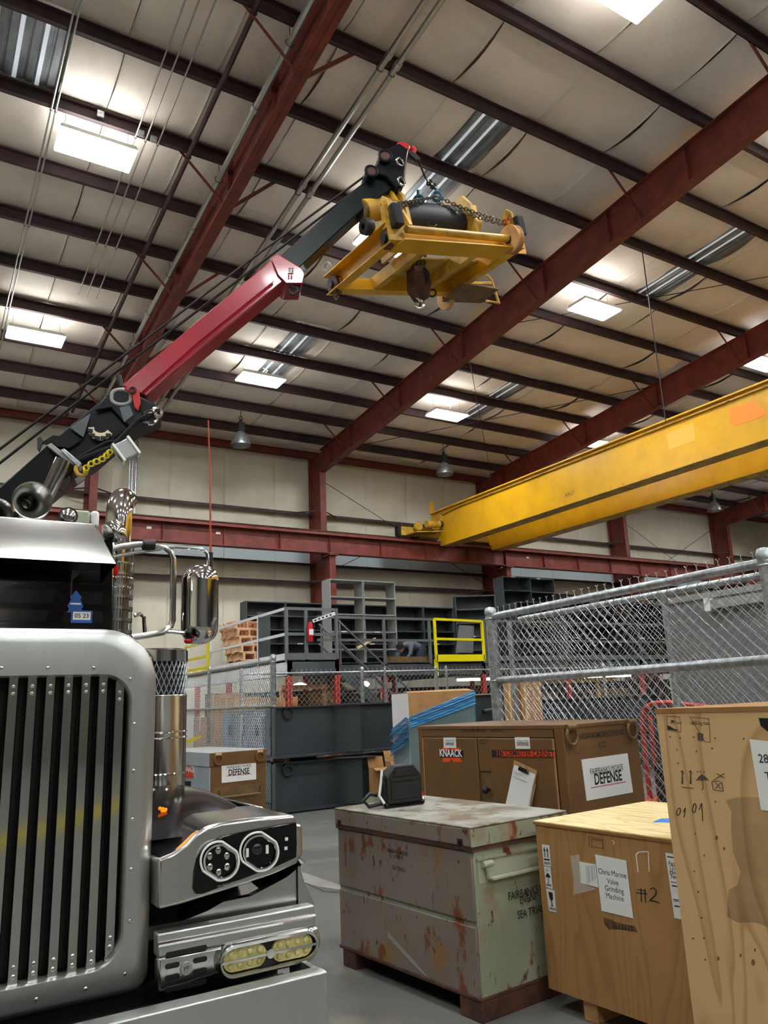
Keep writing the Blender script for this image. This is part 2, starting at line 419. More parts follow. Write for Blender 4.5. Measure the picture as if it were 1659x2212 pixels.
for yi in range(len(ys)-1):
    y0, y1 = ys[yi], ys[yi+1]
    if y0 < 5: continue
    for a, b in zip(seams, seams[1:]):
        z = Zp((y0+y1)/2)
        if not any(inframe((x, y, z), 120) for x in (a, (a+b)/2, b) for y in (y0, y1)): continue
        hit = None
        for (s0, s1), rr in strips.items():
            if s0 >= a-.01 and s1 <= b+.01 and any(r0-.1 <= y1 and y0 <= r1+.1 for r0, r1 in rr): hit = (s0, s1)
        g = .008
        if hit:
            if hit[0]-a > .1: cell(a+g, hit[0], y0, y1)
            cell(hit[0], hit[1], y0, y1, True)
            if b-hit[1] > .1: cell(hit[1], b-g, y0, y1)
        else: cell(a+g, b-g, y0, y1)
# purlins: Z sections under the blankets, one line each
def zsec(y, z0, h, x0=XL, x1=XR, fw=.075, s=1):
    t = .012; mb = MB()
    mb.box((x0, y-t/2, z0), (x1, y+t/2, z0+h)); mb.box((x0, y-t/2 if s > 0 else y-fw, z0), (x1, y+fw if s > 0 else y+t/2, z0+t)); mb.box((x0, y-fw, z0+h-t), (x1, y+t/2, z0+h))
    return mb
for y in PUR:
    zsec(y, Zp(y), .25, s=-1).build('purlin', 'red_purlin_shaded', ceil, smooth=False)
    if y < 22: zsec(-y, Zp(y), .25).build('purlin', 'red_purlin_shaded', ceil, smooth=False)
mb = MB(); mb.box((XL, 23.3, 10.07), (XR, 23.32, 10.33)); mb.box((XL, 23.2, 10.07), (XR, 23.32, 10.085)); mb.box((XL, 23.2, 10.32), (XR, 23.32, 10.33)); mb.box((XL, 23.2, 10.07), (XR, 23.21, 10.13))
mb.build('eave_strut', 'red_oxide', ceil, smooth=False)
# wall blankets, girts
gz = [onY(400, 1086, 23.2).z, onY(400, 1210, 23.2).z, onY(400, 1222, 23.2).z]
GZ = [8.13, 6.35, 5.72]
wrows = [(10.2, GZ[0]), (GZ[0], 7.2), (GZ[1]+.5, GZ[1]), (GZ[1], GZ[2]), (GZ[2], 3.2), (3.2, 0)]
wseams = [-6.0+1.8*i for i in range(28)]
wx0 = onY(372.5, 1000, 23.4).x
WP = []
for kk in (11, 12, 13):
    rnd = random.Random(kk); ph = [rnd.uniform(0, 6) for _ in range(4)]
    def fn(u, v):
        e = (4*v*(1-v))**.5; w_ = (1-math.exp(-u/.03))*(1-math.exp(-(1-u)/.03))
        return (u, -.035*e*w_ - .012*e*math.sin(8*u+ph[0])*math.sin(5*v+ph[1]), v)
    WP.append(MB().grid(fn, 14, 6).mesh('wall_panel', 'vinyl_wall', True, 60))
off = (wx0 - wseams[0]) % 1.8
for i, a in enumerate(wseams):
    a += off; b = a+1.8
    for j, (z1, z0) in enumerate(((10.2, GZ[0]), (GZ[0], 7.05), (6.35, 5.72), (5.72, 3.0), (3.0, .02))):
        if not inframe((a+.9, 23.4, (z0+z1)/2), 300) and j < 4: continue
        shared(WP[(i*3+j) % 3], 'wall_panel', wall, Matrix(((b-a-.012, 0, 0, a+.006), (0, 1, 0, 23.6), (0, 0, z1-z0, z0), (0, 0, 0, 1))))
    if inframe((a+.9, 23.4, 6.7), 300):
        shared(WLIT, 'wall_light_panel', wall, Matrix(((b-a-.012, 0, 0, a+.006), (0, .02, 0, 23.58), (0, 0, 70, 6.36), (0, 0, 0, 1))))
for z in GZ:
    mb = MB(); mb.box((XL, 23.3, z-.01), (XR, 23.52, z)); mb.box((XL, 23.3, z-.075), (XR, 23.312, z)); mb.box((XL, 23.51, z), (XR, 23.52, z+.06))
    mb.build('girt', 'red_purlin_shaded', wall, smooth=False)

# rigid frames: column, crane column, rafter, stiffeners, flange braces
RD = .8
labels = ['red steel frame whose rafter carries a clamped silver pipe above the crane truck',
          'red steel frame whose rafter passes behind the hanging yellow trolley',
          'red steel frame with a yellow band on its column beside the mezzanine shelving',
          'red steel frame whose column stands behind the far side of the yellow bridge girder',
          'red steel frame farthest along the insulated wall with a dome lamp before its knee']
FR = []
for i, xl in enumerate((4.05, 11.5, 19.0, 26.4, 33.75)):
    f = thing('rigid_frame', labels[i], 'steel frame', (xl+.11, 23.0, 0)); FR.append(f)
    xc = xl+.11; fw = .11
    def zb(y): return Zp(y)-RD
    mb = MB(); x0 = xc-.008
    for s in (1, -1):
        prof = [(0, s*22.62, zb(22.62)), (0, s*22.62, Zp(22.62)), (0, 0, Zp(0)), (0, 0, zb(0))]
        mb.prism([(x0, p[1], p[2]) for p in prof], (.016, 0, 0))
        for za in (0, -RD+.02):
            mb.prism([(xl, s*22.62, Zp(22.62)+za), (xl, s*22.62, Zp(22.62)+za-.02), (xl, 0, Zp(0)+za-.02), (xl, 0, Zp(0)+za)], (.22, 0, 0))
    mb.build('rafter', 'red_oxide', f, smooth=False)
    mb = MB(); mb.box((x0, 22.62, 6.4), (x0+.016, 23.5, Zp(23)-.02)); mb.box((xl, 22.6, 6.4), (xl+.22, 22.62, zb(22.62))); mb.box((xl, 23.48, 0), (xl+.22, 23.5, Zp(23.4)-.05))
    mb.build('column', 'red_oxide', f, smooth=False)
    mb = MB(); mb.box((x0, 22.05, 0), (x0+.016, 23.49, 6.42)); mb.box((xl, 22.03, 0), (xl+.22, 22.05, 6.44)); mb.box((xl-.06, 21.9, 6.42), (xl+.28, 22.6, 6.46))
    mb.build('crane_column', 'red_oxide', f, smooth=False)
    for y in (21.9, 20.45, 17.45, 14.4, 11.3, 9.35, 7.4, 5.2):
        mb = MB()
        for dx in (-.1, .008): mb.box((xc+dx, y-.006, zb(y)+.02), (xc+dx+.092, y+.006, Zp(y)-.02))
        mb.build('stiffener', 'red_oxide', f, smooth=False)
    for n_, y in enumerate(PUR):
        if n_ % 2 == 0 and y < 5 or n_ % 2 == 1 and True:
            for s in (-1, 1):
                p = V((xc+s*.95, y, Zp(y)+.08)); q = V((xc+s*.09, y, zb(y)+.03))
                M = frame(p, q-p, z=(0, 1, 0)); L_ = (q-p).length
                MB().box((0, -.028, 0), (L_, .028, .006)).box((0, -.028, 0), (L_, -.022, .055)).build('flange_brace', 'red_oxide', f, smooth=False) if False else \
                MB().box((0, -.028, 0), (L_, .028, .006), M).box((0, -.028, 0), (L_, -.022, .05), M).build('flange_brace', 'red_oxide', f, smooth=False)
# yellow painted band on the third frame's column
f = FR[2]; MB().box((18.99, 22.0, 5.02), (19.24, 22.6, 5.42)).build('yellow_band', 'yellow', f, smooth=False)
# knee girt braces to the wall
for xl in (4.05, 11.5, 19.0, 26.4, 33.75):
    f = FR[(4.05, 11.5, 19.0, 26.4, 33.75).index(xl)]
    for z in (GZ[0], GZ[2]):
        MB().cyl((xl+.02, 22.7, z-.05), (xl-.8, 23.35, z-.05), .025, n=6).build('girt_brace', 'red_purlin_shaded', f)
        MB().cyl((xl+.2, 22.7, z-.05), (xl+1.0, 23.35, z-.05), .025, n=6).build('girt_brace', 'red_purlin_shaded', f)
# rod bracing
def rod(p, q, name, label, r=.011, m='dark_steel', g='bracing rods of the building'):
    o = MB().cyl(p, q, r, n=6).build(name, m); tag(o, label, 'bracing rod', g); return o
for (xa, xb) in ((11.6, 19.1), (26.5, 33.85)):
    lab = 'thin diagonal bracing rod crossing the insulated wall beside the yellow bridge' if xa < 20 else 'thin diagonal bracing rod crossing the wall bay near the chain link fence'
    rod((xa+.1, 23.25, 9.45), (xb-.1, 23.25, 5.9), 'bracing_rod', lab)
    rod((xa+.1, 23.25, 5.9), (xb-.1, 23.25, 9.45), 'bracing_rod', lab)
yy = lambda Y: Zp(Y)-.12
lab = 'thin bracing rod strung diagonally under the roof purlins'
for (x0, y0, x1, y1) in ((11.75, 22.4, 18.9, 14.5), (11.75, 14.5, 18.9, 22.4), (11.75, 14.0, 18.9, 7.4), (26.6, 22.4, 33.6, 14.6)):
    rod((x0, y0, yy(y0)), (x1, y1, yy(y1)), 'roof_bracing_rod', lab, .011)
p = onX(1357, 505, 13.2); q = V((13.2, p.y, 0))
a = V((13.25, 9.9, Zp(9.9))); 
rod(a, V((13.25, 9.9, 7.2)), 'hanging_rod', 'thin dark rod hanging straight down from a purlin', .012, g=None)

# crane runway beam
rw = thing('crane_runway_beam', 'long red runway beam carrying the yellow bridge crane along the wall', 'steel beam', (15, 22.1, 6.46))
mb = MB(); mb.box((XL, 22.09, 6.5), (XR, 22.105, 7.13)); mb.box((XL, 21.96, 6.48), (XR, 22.24, 6.51)); mb.box((XL, 21.94, 7.12), (XR, 22.26, 7.145))
mb.build('beam', 'red_oxide', rw, smooth=False)
mb = MB(); mb.box((XL, 21.86, 7.145), (XR, 22.34, 7.165)); mb.box((XL, 21.86, 7.06), (XR, 21.88, 7.165)); mb.build('cap_channel', 'red_oxide', rw, smooth=False)
MB().box((XL, 22.06, 7.165), (XR, 22.14, 7.25)).build('rail', 'rust_solid', rw, smooth=False)
for x in [4.16+7.45*i+d for i in range(-1, 5) for d in (-.1, 1.86, 3.72, 5.58)]:
    MB().box((x, 21.97, 6.51), (x+.015, 22.09, 7.12)).build('stiffener', 'red_oxide', rw, smooth=False)
for px in (322, 471, 1140):
    c = onY(px, 1148 if px < 400 else 1205, 22.08); MB().box((c.x-.07, 22.08, 6.85), (c.x+.07, 22.09, 6.92)).build('paper_tag', 'paper', rw, smooth=False)

# ------------------------------------------------------------------ lamps
def make_fixture():
    t = thing('ceiling_light', '', 'light')
    mb = MB(); W_, H_ = .61, .305
    mb.rings([[(-W_, -H_, 0), (W_, -H_, 0), (W_, H_, 0), (-W_, H_, 0)], [(-W_+.03, -H_+.03, .09), (W_-.03, -H_+.03, .09), (W_-.03, H_-.03, .09), (-W_+.03, H_-.03, .09)]])
    mb.build('housing', 'lamp_white', t, world=False, smooth=False)
    MB().box((-.6, -.295, -.012), (.6, .295, -.004)).build('lens', 'lamp_lens', t, world=False, smooth=False)
    mb = MB()
    for i in range(13): x = -.6+.1*i; mb.box((x-.002, -.3, -.03), (x+.002, .3, -.026))
    for i in range(7): y = -.3+.1*i; mb.box((-.6, y-.002, -.03), (.6, y+.002, -.026))
    mb.build('wire_guard', 'galv', t, world=False, smooth=False)['kind'] = 'stuff'
    MB().box((-.5, -.22, .092), (.5, .22, .098)).build('uplight_slot', 'uplight', t, world=False, smooth=False)
    for s in (-1, 1): MB().cyl((s*.5, 0, .09), (s*.5, 0, .5), .006, n=5).build('hanger', 'galv', t, world=False)
    MB().tube([(.2, 0, .09), (.1, .05, .2), (.25, .1, .35), (.2, .3, .5)], .008, 5).build('power_cord', 'lamp_white', t, world=False)
    return t
fx = make_fixture(); first = True
FXL = {(1.9, 11.6): 'bright fluorescent fixture lit above the crane truck cab beside thin conduits',
       (1.85, 17.9): 'bright fluorescent fixture hanging above the black base of the crane boom',
       (7.4, 17.9): 'bright fluorescent fixture just past the bare metal roof strip under the red boom',
       (13.55, 17.9): 'bright fluorescent fixture between the red rafter and the yellow bridge girder end',
       (13.5, 11.65): 'bright fluorescent fixture beside the hanging rod behind the red rafter',
       (20.4, 11.7): 'bright fluorescent fixture above the patched yellow girder',
       (20.2, 17.9): 'bright fluorescent fixture peeking over the top flange of the yellow girder',
       (7.75, 5.5): 'bright fluorescent fixture whose wire guard shows at its near corner',
       (7.55, 11.65): 'bright fluorescent fixture partly hidden behind the hanging yellow trolley'}
spots = list(FXL) + [(1.8, 5.6), (13.6, 5.6), (20.4, 5.6), (26.5, 11.7), (26.5, 17.9), (26.5, 5.6), (-4.3, 5.6), (-4.3, 11.6), (-4.3, 17.9), (32.6, 17.9), (32.6, 11.7),
                     (-4.3, -.8), (1.8, -.8), (7.8, -.8), (13.6, -.8), (20.4, -.8), (-4.3, -7), (1.8, -7), (7.8, -7), (13.6, -7), (20.4, -7), (1.8, -13.2), (7.8, -13.2), (13.6, -13.2), (-4.3, -13.2), (7.8, -19), (1.8, -19), (13.6, -19)]
for x, y in spots:
    o = fx if first else copy_tree(fx); first = False
    o.location = (x, y, Zp(y)-.45)
    o['group'] = 'fluorescent fixtures under the roof'
    o['label'] = FXL.get((x, y), 'bright fluorescent fixture hung over the rest of the hall')
# unlit dome lamps near the eave
def dome(px, py, label):
    Y = PUR[1]; c = onY(px, py, Y)
    t = thing('dome_lamp', label, 'lamp', (c.x, c.y, c.z), group='unlit dome lamps near the wall')
    M = Matrix.Translation(c)
    pr = [(.30, -.26), (.295, -.22), (.27, -.1), (.21, .05), (.12, .16), (.07, .2), (.06, .2), (.11, .15), (.2, .04), (.26, -.1), (.285, -.22), (.29, -.255)]
    MB().lathe(pr, M, 28).build('reflector', 'galv', t)
    MB().box((c.x-.09, c.y-.09, c.z+.2), (c.x+.09, c.y+.09, c.z+.46)).cyl(c+V((0, 0, .46)), c+V((0, 0, .56)), .05).build('ballast_box', 'dark_steel', t)
    MB().torus(c+V((0, 0, .62)), .05, .012, (0, 1, 0)).cyl(c+V((0, 0, .67)), V((c.x, c.y, Zp(Y)+.05)), .01, n=6).build('hook', 'dark_steel', t)
    MB().ball(c+V((0, 0, -.05)), .07, 6, (1, 1, 1.4)).build('bulb', 'lamp_white', t)
dome(520, 945, 'unlit aluminium dome lamp hanging left of the nearest full red rafter')
dome(960, 1010, 'unlit aluminium dome lamp hanging above the end of the yellow bridge')
dome(1542, 1092, 'unlit aluminium dome lamp hanging past the yellow bridge near the corner column')

# ------------------------------------------------------------------ conduits and pipes under the roof
def run(x, ya, yb, dz, r, name, label, m='conduit', cat='pipe', group=None, x2=None, couplings=()):
    x2 = x if x2 is None else x2
    t = thing(name, label, cat, (x, ya, Zp(ya)), group=group)
    a = V((x, ya, Zp(ya)-dz)); b = V((x2, yb, Zp(yb)-dz))
    MB().cyl(a, b, r, n=8).build('pipe', m, t)
    for y in couplings:
        f_ = (y-ya)/(yb-ya); c = a.lerp(b, f_); d = (b-a).normalized()
        MB().cyl(c-d*.05, c+d*.05, r*1.35, n=8).build('coupling', m, t)
    for y in PUR[1::2]:
        if min(ya, yb) < y < max(ya, yb):
            c = a.lerp(b, (y-ya)/(yb-ya)); MB().torus(c, r*1.2, .006, b-a, 8, 5).cyl(c+V((0, 0, r)), V((c.x, c.y, Zp(y)+.01)), .006, n=5).build('clamp', 'dark_steel', t)
    return t
def roofpt(x, y, dz):
    d = ray(x, y); return CAM + d*((10.2745+SLOPE*22.23-dz-EYE)/(d.z+SLOPE*d.y))
a, b = roofpt(935, 20, .05), roofpt(640, 425, .05)
run((a.x+b.x)/2-.1, 6.2, 21.5, .05, .05, 'roof_conduit', 'thick silver conduit of the pair beside the boom, the one nearer the pipe-clad rafter', group='pair of thick conduits', couplings=(8.2, 11.3, 14.2))
run((a.x+b.x)/2+.12, 6.2, 21.5, .05, .05, 'roof_conduit', 'thick silver conduit of the pair beside the boom, the one nearer the trolley', group='pair of thick conduits', couplings=(8.3, 11.4, 14.3))
run(3.98, 5.0, 22.4, .32, .06, 'rafter_pipe', 'silver pipe clamped along the red rafter above the boom base', couplings=(9.8, 13.0, 16.2))
run(3.42, 5.0, 22.4, .05, .045, 'roof_channel', 'dark red channel running beside the red rafter under the purlins', m='red_purlin_shaded', cat='channel')
for px, py, lab in ((400, 0, 'a'), (430, 0, 'b'), (466, 0, 'c')):
    p = roofpt(px, py, .03); run(p.x, 7.0, 16.5, .03, .014, 'thin_conduit', {'a': 'thin conduit of three under the purlins, the one farthest from the red rafter', 'b': 'thin conduit of three under the purlins, the middle one', 'c': 'thin conduit of three under the purlins, the one nearest the red rafter'}[lab], group='three thin conduits')
for px in (160, 172):
    p = roofpt(px, 20, .03); run(p.x, 8.0, 20.0, .03, .016, 'thin_conduit', 'thin conduit of the pair beside bare roof metal, the one ' + ('over the metal' if px < 165 else 'towards the three conduits'), group='two thin conduits')
jb = onY(305, 288, PUR[7]-.1)
def jbox(px, py, y, label):
    c = onY(px, py, y); tag(MB().cb(c, (.11, .06, .1)).build('junction_box', 'galv', bevel=.006), label, 'electrical box', 'junction boxes on the purlin')
jbox(304, 288, 11.44, 'small grey junction box where the thin conduits cross the purlin')
jbox(332, 301, 11.44, 'small grey junction box where the thin conduits cross the purlin')
jbox(217, 246, 11.44, 'small grey junction box with a cord to the lit fixture')
# vertical conduits on the wall
for px in (279, 285, 293):
    c = onY(px, 1050, 23.2); tag(MB().cyl((c.x, 23.2, 3), (c.x, 23.2, 10.3), .03, n=8).build('wall_conduit', 'galv'), 'vertical grey conduit on the wall behind the exhaust stack', 'conduit', 'vertical wall conduits')
# ------------------------------------------------------------------ crane truck (faces the camera, axis along Y)
X0 = .22
TR = thing('crane_truck', 'silver-fronted crane truck with tall slatted grille and red telescopic boom', 'truck', (X0, 6, 0))
def TP(name, mb, m, parent=None, **k): return mb.build(name, m, parent or TR, **k)
def polyY(pts, Y): return [onY(x, y, Y) for x, y in pts]
def Z32(pts): return [(320+x/3.95, 1680+y/3.95) for x, y in pts]
YG = 3.0
xr, zt_, zb_ = .825, 1.965, .71
W2 = xr-X0; cz = (zt_+zb_)/2; HH = zt_-zb_
def ring(w_, h, r, y, dz=0, n=8): return [(X0+a, y, cz+dz+b) for a, b in rrect(w_, h, r, n)]
ow, ot, ob = .72-X0, 1.79, .815
oc = (ot+ob)/2-cz; oh = ot-ob
R = [ring(2*ow, oh, .1, YG+.06, oc), ring(2*ow, oh, .1, YG+.008, oc), ring(2*ow+.012, oh+.012, .105, YG, oc)]
for k in range(7):
    a = math.pi/2*k/6; q = .055
    R.append(ring(2*W2-2*q*(1-math.sin(a)), HH-2*q*(1-math.sin(a)), [.2, .2, .06, .06], YG+q*(1-math.cos(a))))
R += [ring(2*W2, HH, [.2, .2, .06, .06], YG+.3), ring(2*W2-.02, HH-.02, [.2, .2, .06, .06], YG+.3), ring(2*W2-.06, HH-.06, [.2, .2, .06, .06], YG+.1)]
GS = TP('grille_surround', MB().rings(R, cap=False), 'steel_brush', fixn=False, ang=50)
for x, y in ((103, 1443), (202, 1443), (281, 1467), (290, 1564), (288, 1665), (286, 1770), (283, 1878), (281, 1990), (270, 2104), (185, 2136), (78, 2159), (3, 1443)):
    p = onY(x, y, YG); TP('bolt', MB().ball(p, .0075, 6, (1, .6, 1)), 'chrome', GS)
# grille slats
sx = [onY(x, y, YG+.03).x for x, y in ((29, 1480), (70, 1478), (110, 1476), (148, 1475), (186, 1474), (223, 1472), (259, 1484))]
pitch = (sx[-1]-sx[0])/6
xs = [sx[-1]-pitch*i for i in range(int((sx[-1]-(X0-ow))/pitch)+1)]
for i, x in enumerate(xs):
    z0, z1 = ob-.03, ot+.03
    S = TP('grille_slat', MB().prism([(x-.018, YG+.032, z0), (x-.014, YG+.026, z0), (x+.014, YG+.026, z0), (x+.018, YG+.032, z0), (x+.018, YG+.05, z0), (x-.018, YG+.05, z0)], (0, 0, z1-z0)), 'slat_steel')
    zz = (ot-.03, ot-.055, ob+.05, ob+.022) if abs(x-X0) < ow-.09 else (ot-.06, ot-.085, ob+.085, ob+.057)
    for z in zz: TP('rivet', MB().ball((x, YG+.026, z), .008, 6, (1, .6, 1)), 'chrome', S)
TP('radiator', MB().box((X0-ow-.02, YG+.09, ob-.03), (X0+ow+.02, YG+.12, ot+.03)), 'black')
# hood and cab
R = [[(X0+a, y, cz+dz+b) for a, b in rrect(2*w_, HH-.02, [.2, .2, .06, .06], 8)] for y, w_, dz in ((YG+.28, W2-.005, 0), (4.0, W2+.06, .05), (4.85, W2+.16, .13))]
TP('hood', MB().rings(R), 'maroon_gloss', ang=50)
cw = 1.034-X0
cab = MB()
zr = 2.83
cab.box((X0-cw, 5.0, .6), (X0+cw, 6.35, 2.2))
cab.prism([(X0-cw, 5.05, 2.75), (X0-cw, 6.35, 2.85), (X0-cw, 6.35, 2.2), (X0-cw, 6.3, 2.2), (X0-cw, 6.3, 2.7), (X0-cw, 5.1, 2.7)], (2*cw, 0, 0))
CAB = TP('cab', cab, 'maroon_gloss', bevel=.03)
for s in (-1, 1):
    x = X0+s*(cw-.03)
    TP('windshield_pillar', MB().prism([(x-.035, 4.86, 2.12), (x+.035, 4.86, 2.12), (x+.035, 4.93, 2.12), (x-.035, 4.93, 2.12)], (0, .08, .6)), 'black_gloss')
    TP('cab_corner', MB().box((x-.02, 4.98, 2.1), (x+.06, 5.2, 2.72)), 'chrome', bevel=.015)
    TP('door_glass', MB().box((x+s*.02-.004, 5.22, 2.15), (x+s*.02+.004, 6.2, 2.66)), 'glass_dark')
mat('windshield_tint', (10, 14, 15), .02, coat=1, alpha=.55)
WS = TP('windshield', MB().prism([(X0-cw+.05, 4.86, 2.12), (X0+cw-.05, 4.86, 2.12), (X0+cw-.05, 4.93, 2.72), (X0-cw+.05, 4.93, 2.72)], (0, .008, 0)), 'windshield_tint', smooth=False)
TP('headliner_band', MB().box((X0-cw+.06, 4.95, 2.52), (X0+cw-.06, 4.96, 2.74)), 'black', WS)
TP('dashboard', MB().box((X0-cw+.05, 4.98, 2.0), (X0+cw-.05, 5.3, 2.2)), 'black', bevel=.03)
TP('steering_wheel', MB().torus((X0+.42, 5.35, 2.3), .22, .018, (0, -1, .5), 24, 8), 'black')
TP('seat', MB().box((X0-.75, 5.75, 1.8), (X0-.2, 5.9, 2.5)).box((X0+.2, 5.75, 1.8), (X0+.75, 5.9, 2.5)), 'cloth_dark', bevel=.05)
c = onY(177, 1332, 4.87)
TP('registration_sticker', MB().box((c.x-.062, c.y-.004, c.z-.038), (c.x+.058, c.y, c.z+.036)), 'blue_sticker', WS, smooth=False)
TP('sticker_panel', MB().box((c.x-.052, c.y-.006, c.z-.02), (c.x+.048, c.y-.004, c.z+.028)), 'paper', WS, smooth=False)
text('05 23', 'ink', WS, frame((c.x-.002, c.y-.0065, c.z+.003), (1, 0, 0), z=(0, -1, 0)), .036, 'sticker_lettering', .01, world=True)
c2 = onY(163, 1302, 4.87)
pts = [(0, .075), (.018, .05), (.034, .035), (.026, .02), (.045, -.02), (.035, -.035), (.045, -.06), (-.045, -.06), (-.035, -.035), (-.045, -.02), (-.026, .02), (-.034, .035), (-.018, .05)]
TP('air_freshener', MB().prism([(c2.x+a, c2.y-.004, c2.z+b) for a, b in pts], (0, .003, 0)), 'blue_sticker', WS, smooth=False)
TP('freshener_band', MB().box((c2.x-.03, c2.y-.006, c2.z-.012), (c2.x+.03, c2.y-.004, c2.z-.002)), 'paper', WS, smooth=False)
# sun visor
vb, vt = 2.52, 2.82
P = [(X0-cw-.0, 4.68, vb), (X0+cw-.02, 4.68, vb), (X0+cw-.1, 4.98, vt), (X0-cw+.1, 4.98, vt)]
mb = MB().prism(P, (0, .02, .01)); mb.add([(X0+cw-.02, 4.68, vb), (X0+cw, 4.95, vb), (X0+cw-.09, 5.0, vt), (X0+cw-.1, 4.98, vt)], [(0, 1, 2, 3)])
TP('sun_visor', mb, 'steel_pol', bevel=.006, fixn=True)
TP('cab_roof', MB().box((X0-cw+.1, 4.98, 2.74), (X0+cw-.1, 6.35, 2.82)), 'maroon_gloss', bevel=.03)
# air horns on the roof
def horn(px, py, r, Y):
    c = onY(px, py, Y); d = V((.08, -1, -.12)).normalized()
    M = frame(c, V((0, 0, 1)).cross(d) if False else d.orthogonal(), z=d)
    pr = [(.012, -.62), (.02, -.5), (.03, -.3), (r*.35, -.14), (r*.62, -.06), (r*.9, -.008), (r, 0), (r, .004), (r*.93, .002), (r*.85, -.012), (r*.55, -.07), (r*.3, -.15), (.024, -.3), (.002, -.31)]
    H = TP('air_horn', MB().lathe(pr, M, 32), 'steel_pol')
    TP('horn_stand', MB().cyl(c-d*.25-V((0, 0, .02)), V((c.x, c.y+.25, 2.8)), .03), 'steel_brush', H)
horn(70, 1081, .128, 5.45); horn(-6, 1107, .1, 5.6)
# roof work light
c = onY(145, 1118, 5.35)
L1 = TP('roof_lamp', MB().cyl(c+V((0, -.05, 0)), c+V((.02, .18, 0)), .06, .05, 20), 'black')
TP('lamp_glass', MB().ball(c+V((0, -.05, 0)), .05, 8, (1, .25, 1)), 'chrome', L1)
a, b = onY(155, 1102, 5.45), onY(212, 1140, 5.45)
L2 = TP('marker_light_box', MB().box((a.x, 5.42, b.z), (b.x-.06, 5.62, a.z)), 'green_grey', bevel=.015)
TP('lens_cap', MB().box((b.x-.055, 5.415, b.z-.004), (b.x, 5.625, a.z+.004)), 'paper', L2, bevel=.02)
# exhaust stack with heat shield
SX, SY = 1.3, 6.0
pth = [(SX, SY, 1.0), (SX, SY, 2.9), (SX, SY, 3.12)] + [(SX+.13*(1-math.cos(t))*.6, SY+.17*(1-math.cos(t)), 3.12+.17*math.sin(t)*1.15) for t in [math.pi/2*.9*i/7 for i in range(1, 8)]]
EX = TP('exhaust_stack', MB().tube([V(p) for p in pth], .1, 28), 'chrome')
hs = MB(); n = 40
for i in range(n):
    for j in range(14):
        a0, a1 = 2*math.pi*i/n, 2*math.pi*(i+1)/n; z0 = 1.55+j*.087; z1 = z0+.087
        def q(a, z): return (SX+.128*math.cos(a), SY+.128*math.sin(a), z)
        m0, m1 = a0+(a1-a0)*.22, a0+(a1-a0)*.78; y0, y1 = z0+.012, z1-.012
        o = len(hs.v)
        hs.add([q(a0, z0), q(a1, z0), q(a1, z1), q(a0, z1), q(m0, y0), q(m1, y0), q(m1, y1), q(m0, y1)], [(0, 1, 5, 4), (1, 2, 6, 5), (2, 3, 7, 6), (3, 0, 4, 7)])
TP('heat_shield', hs, 'steel_pol', EX)
c = onY(246, 1150, 5.75)
SPOT = TP('bullet_spotlight', MB().lathe([(.002, -.09), (.06, -.08), (.085, -.02), (.08, .05), (.05, .1), (.02, .13), (.002, .135)], frame(c, (0, 1, 0), z=(.45, -.2, -.8)), 24), 'chrome')
TP('red_marker', MB().cyl(onY(250, 1222, 5.8), onY(250, 1242, 5.8), .02), 'red_lens')
for y in (1252, 1272, 1290): TP('shield_clamp', MB().torus((SX, SY, onY(258, y, 6).z), .12, .008, (0, 0, 1), 24, 6), 'chrome', EX)
# mirror on its tubular bracket
YM = 5.0
def mt(pts, r, Y=YM): return MB().tube([onY(x, y, Y) for x, y in pts], r, 10)
BR = TP('mirror_bracket', mt(((225, 1190), (262, 1181), (300, 1176), (340, 1178), (356, 1182), (369, 1192), (374, 1208), (374, 1260), (373, 1340), (369, 1352), (352, 1366), (320, 1372), (285, 1377)), .02), 'steel_pol')
TP('upper_arm', mt(((228, 1206), (290, 1194), (345, 1186)), .012), 'steel_pol', BR)
TP('mirror_arm', mt(((345, 1184), (380, 1181), (425, 1184), (440, 1188), (448, 1197), (450, 1225)), .013), 'steel_pol', BR)
TP('lower_arm', mt(((355, 1364), (372, 1364), (395, 1367), (418, 1367)), .014), 'steel_pol', BR)
TP('arm_clamp', MB().tube([onY(308, 1177, YM-.01), onY(334, 1178, YM-.01)], .035, 12), 'black', BR, bevel=.006)
c = onY(434, 1304, YM)
Rm = []
for y, s in ((-.105, .02), (-.102, .3), (-.094, .52), (-.08, .72), (-.06, .86), (-.03, .96), (.01, 1.0), (.06, 1.0), (.075, .97), (.075, .1)):
    Rm.append([(c.x+a, c.y+y, c.z+b) for a, b in rrect(.232*s, .53-(1-s)*.232, min(.1, .115*s), 6)])
MI = TP('mirror', MB().rings(Rm), 'chrome', ang=60)
TP('mirror_marker', MB().ball(onY(407, 1385, YM-.05), .03, 6, (1, .4, .6)), 'red_lens', MI)
TP('mirror_socket', MB().ball(onY(408, 1367, YM-.06), .022, 6), 'black', MI)
a, b = onY(455, 1200, YM), onY(450, 908, YM)
AN = TP('cb_antenna', MB().tube([a, a.lerp(b, .5)+V((.006, 0, 0)), b], [.008, .006, .005], 7), 'orange_red')
TP('antenna_base', MB().cyl(a+V((0, 0, -.08)), a+V((0, 0, .02)), .016), 'black', AN)
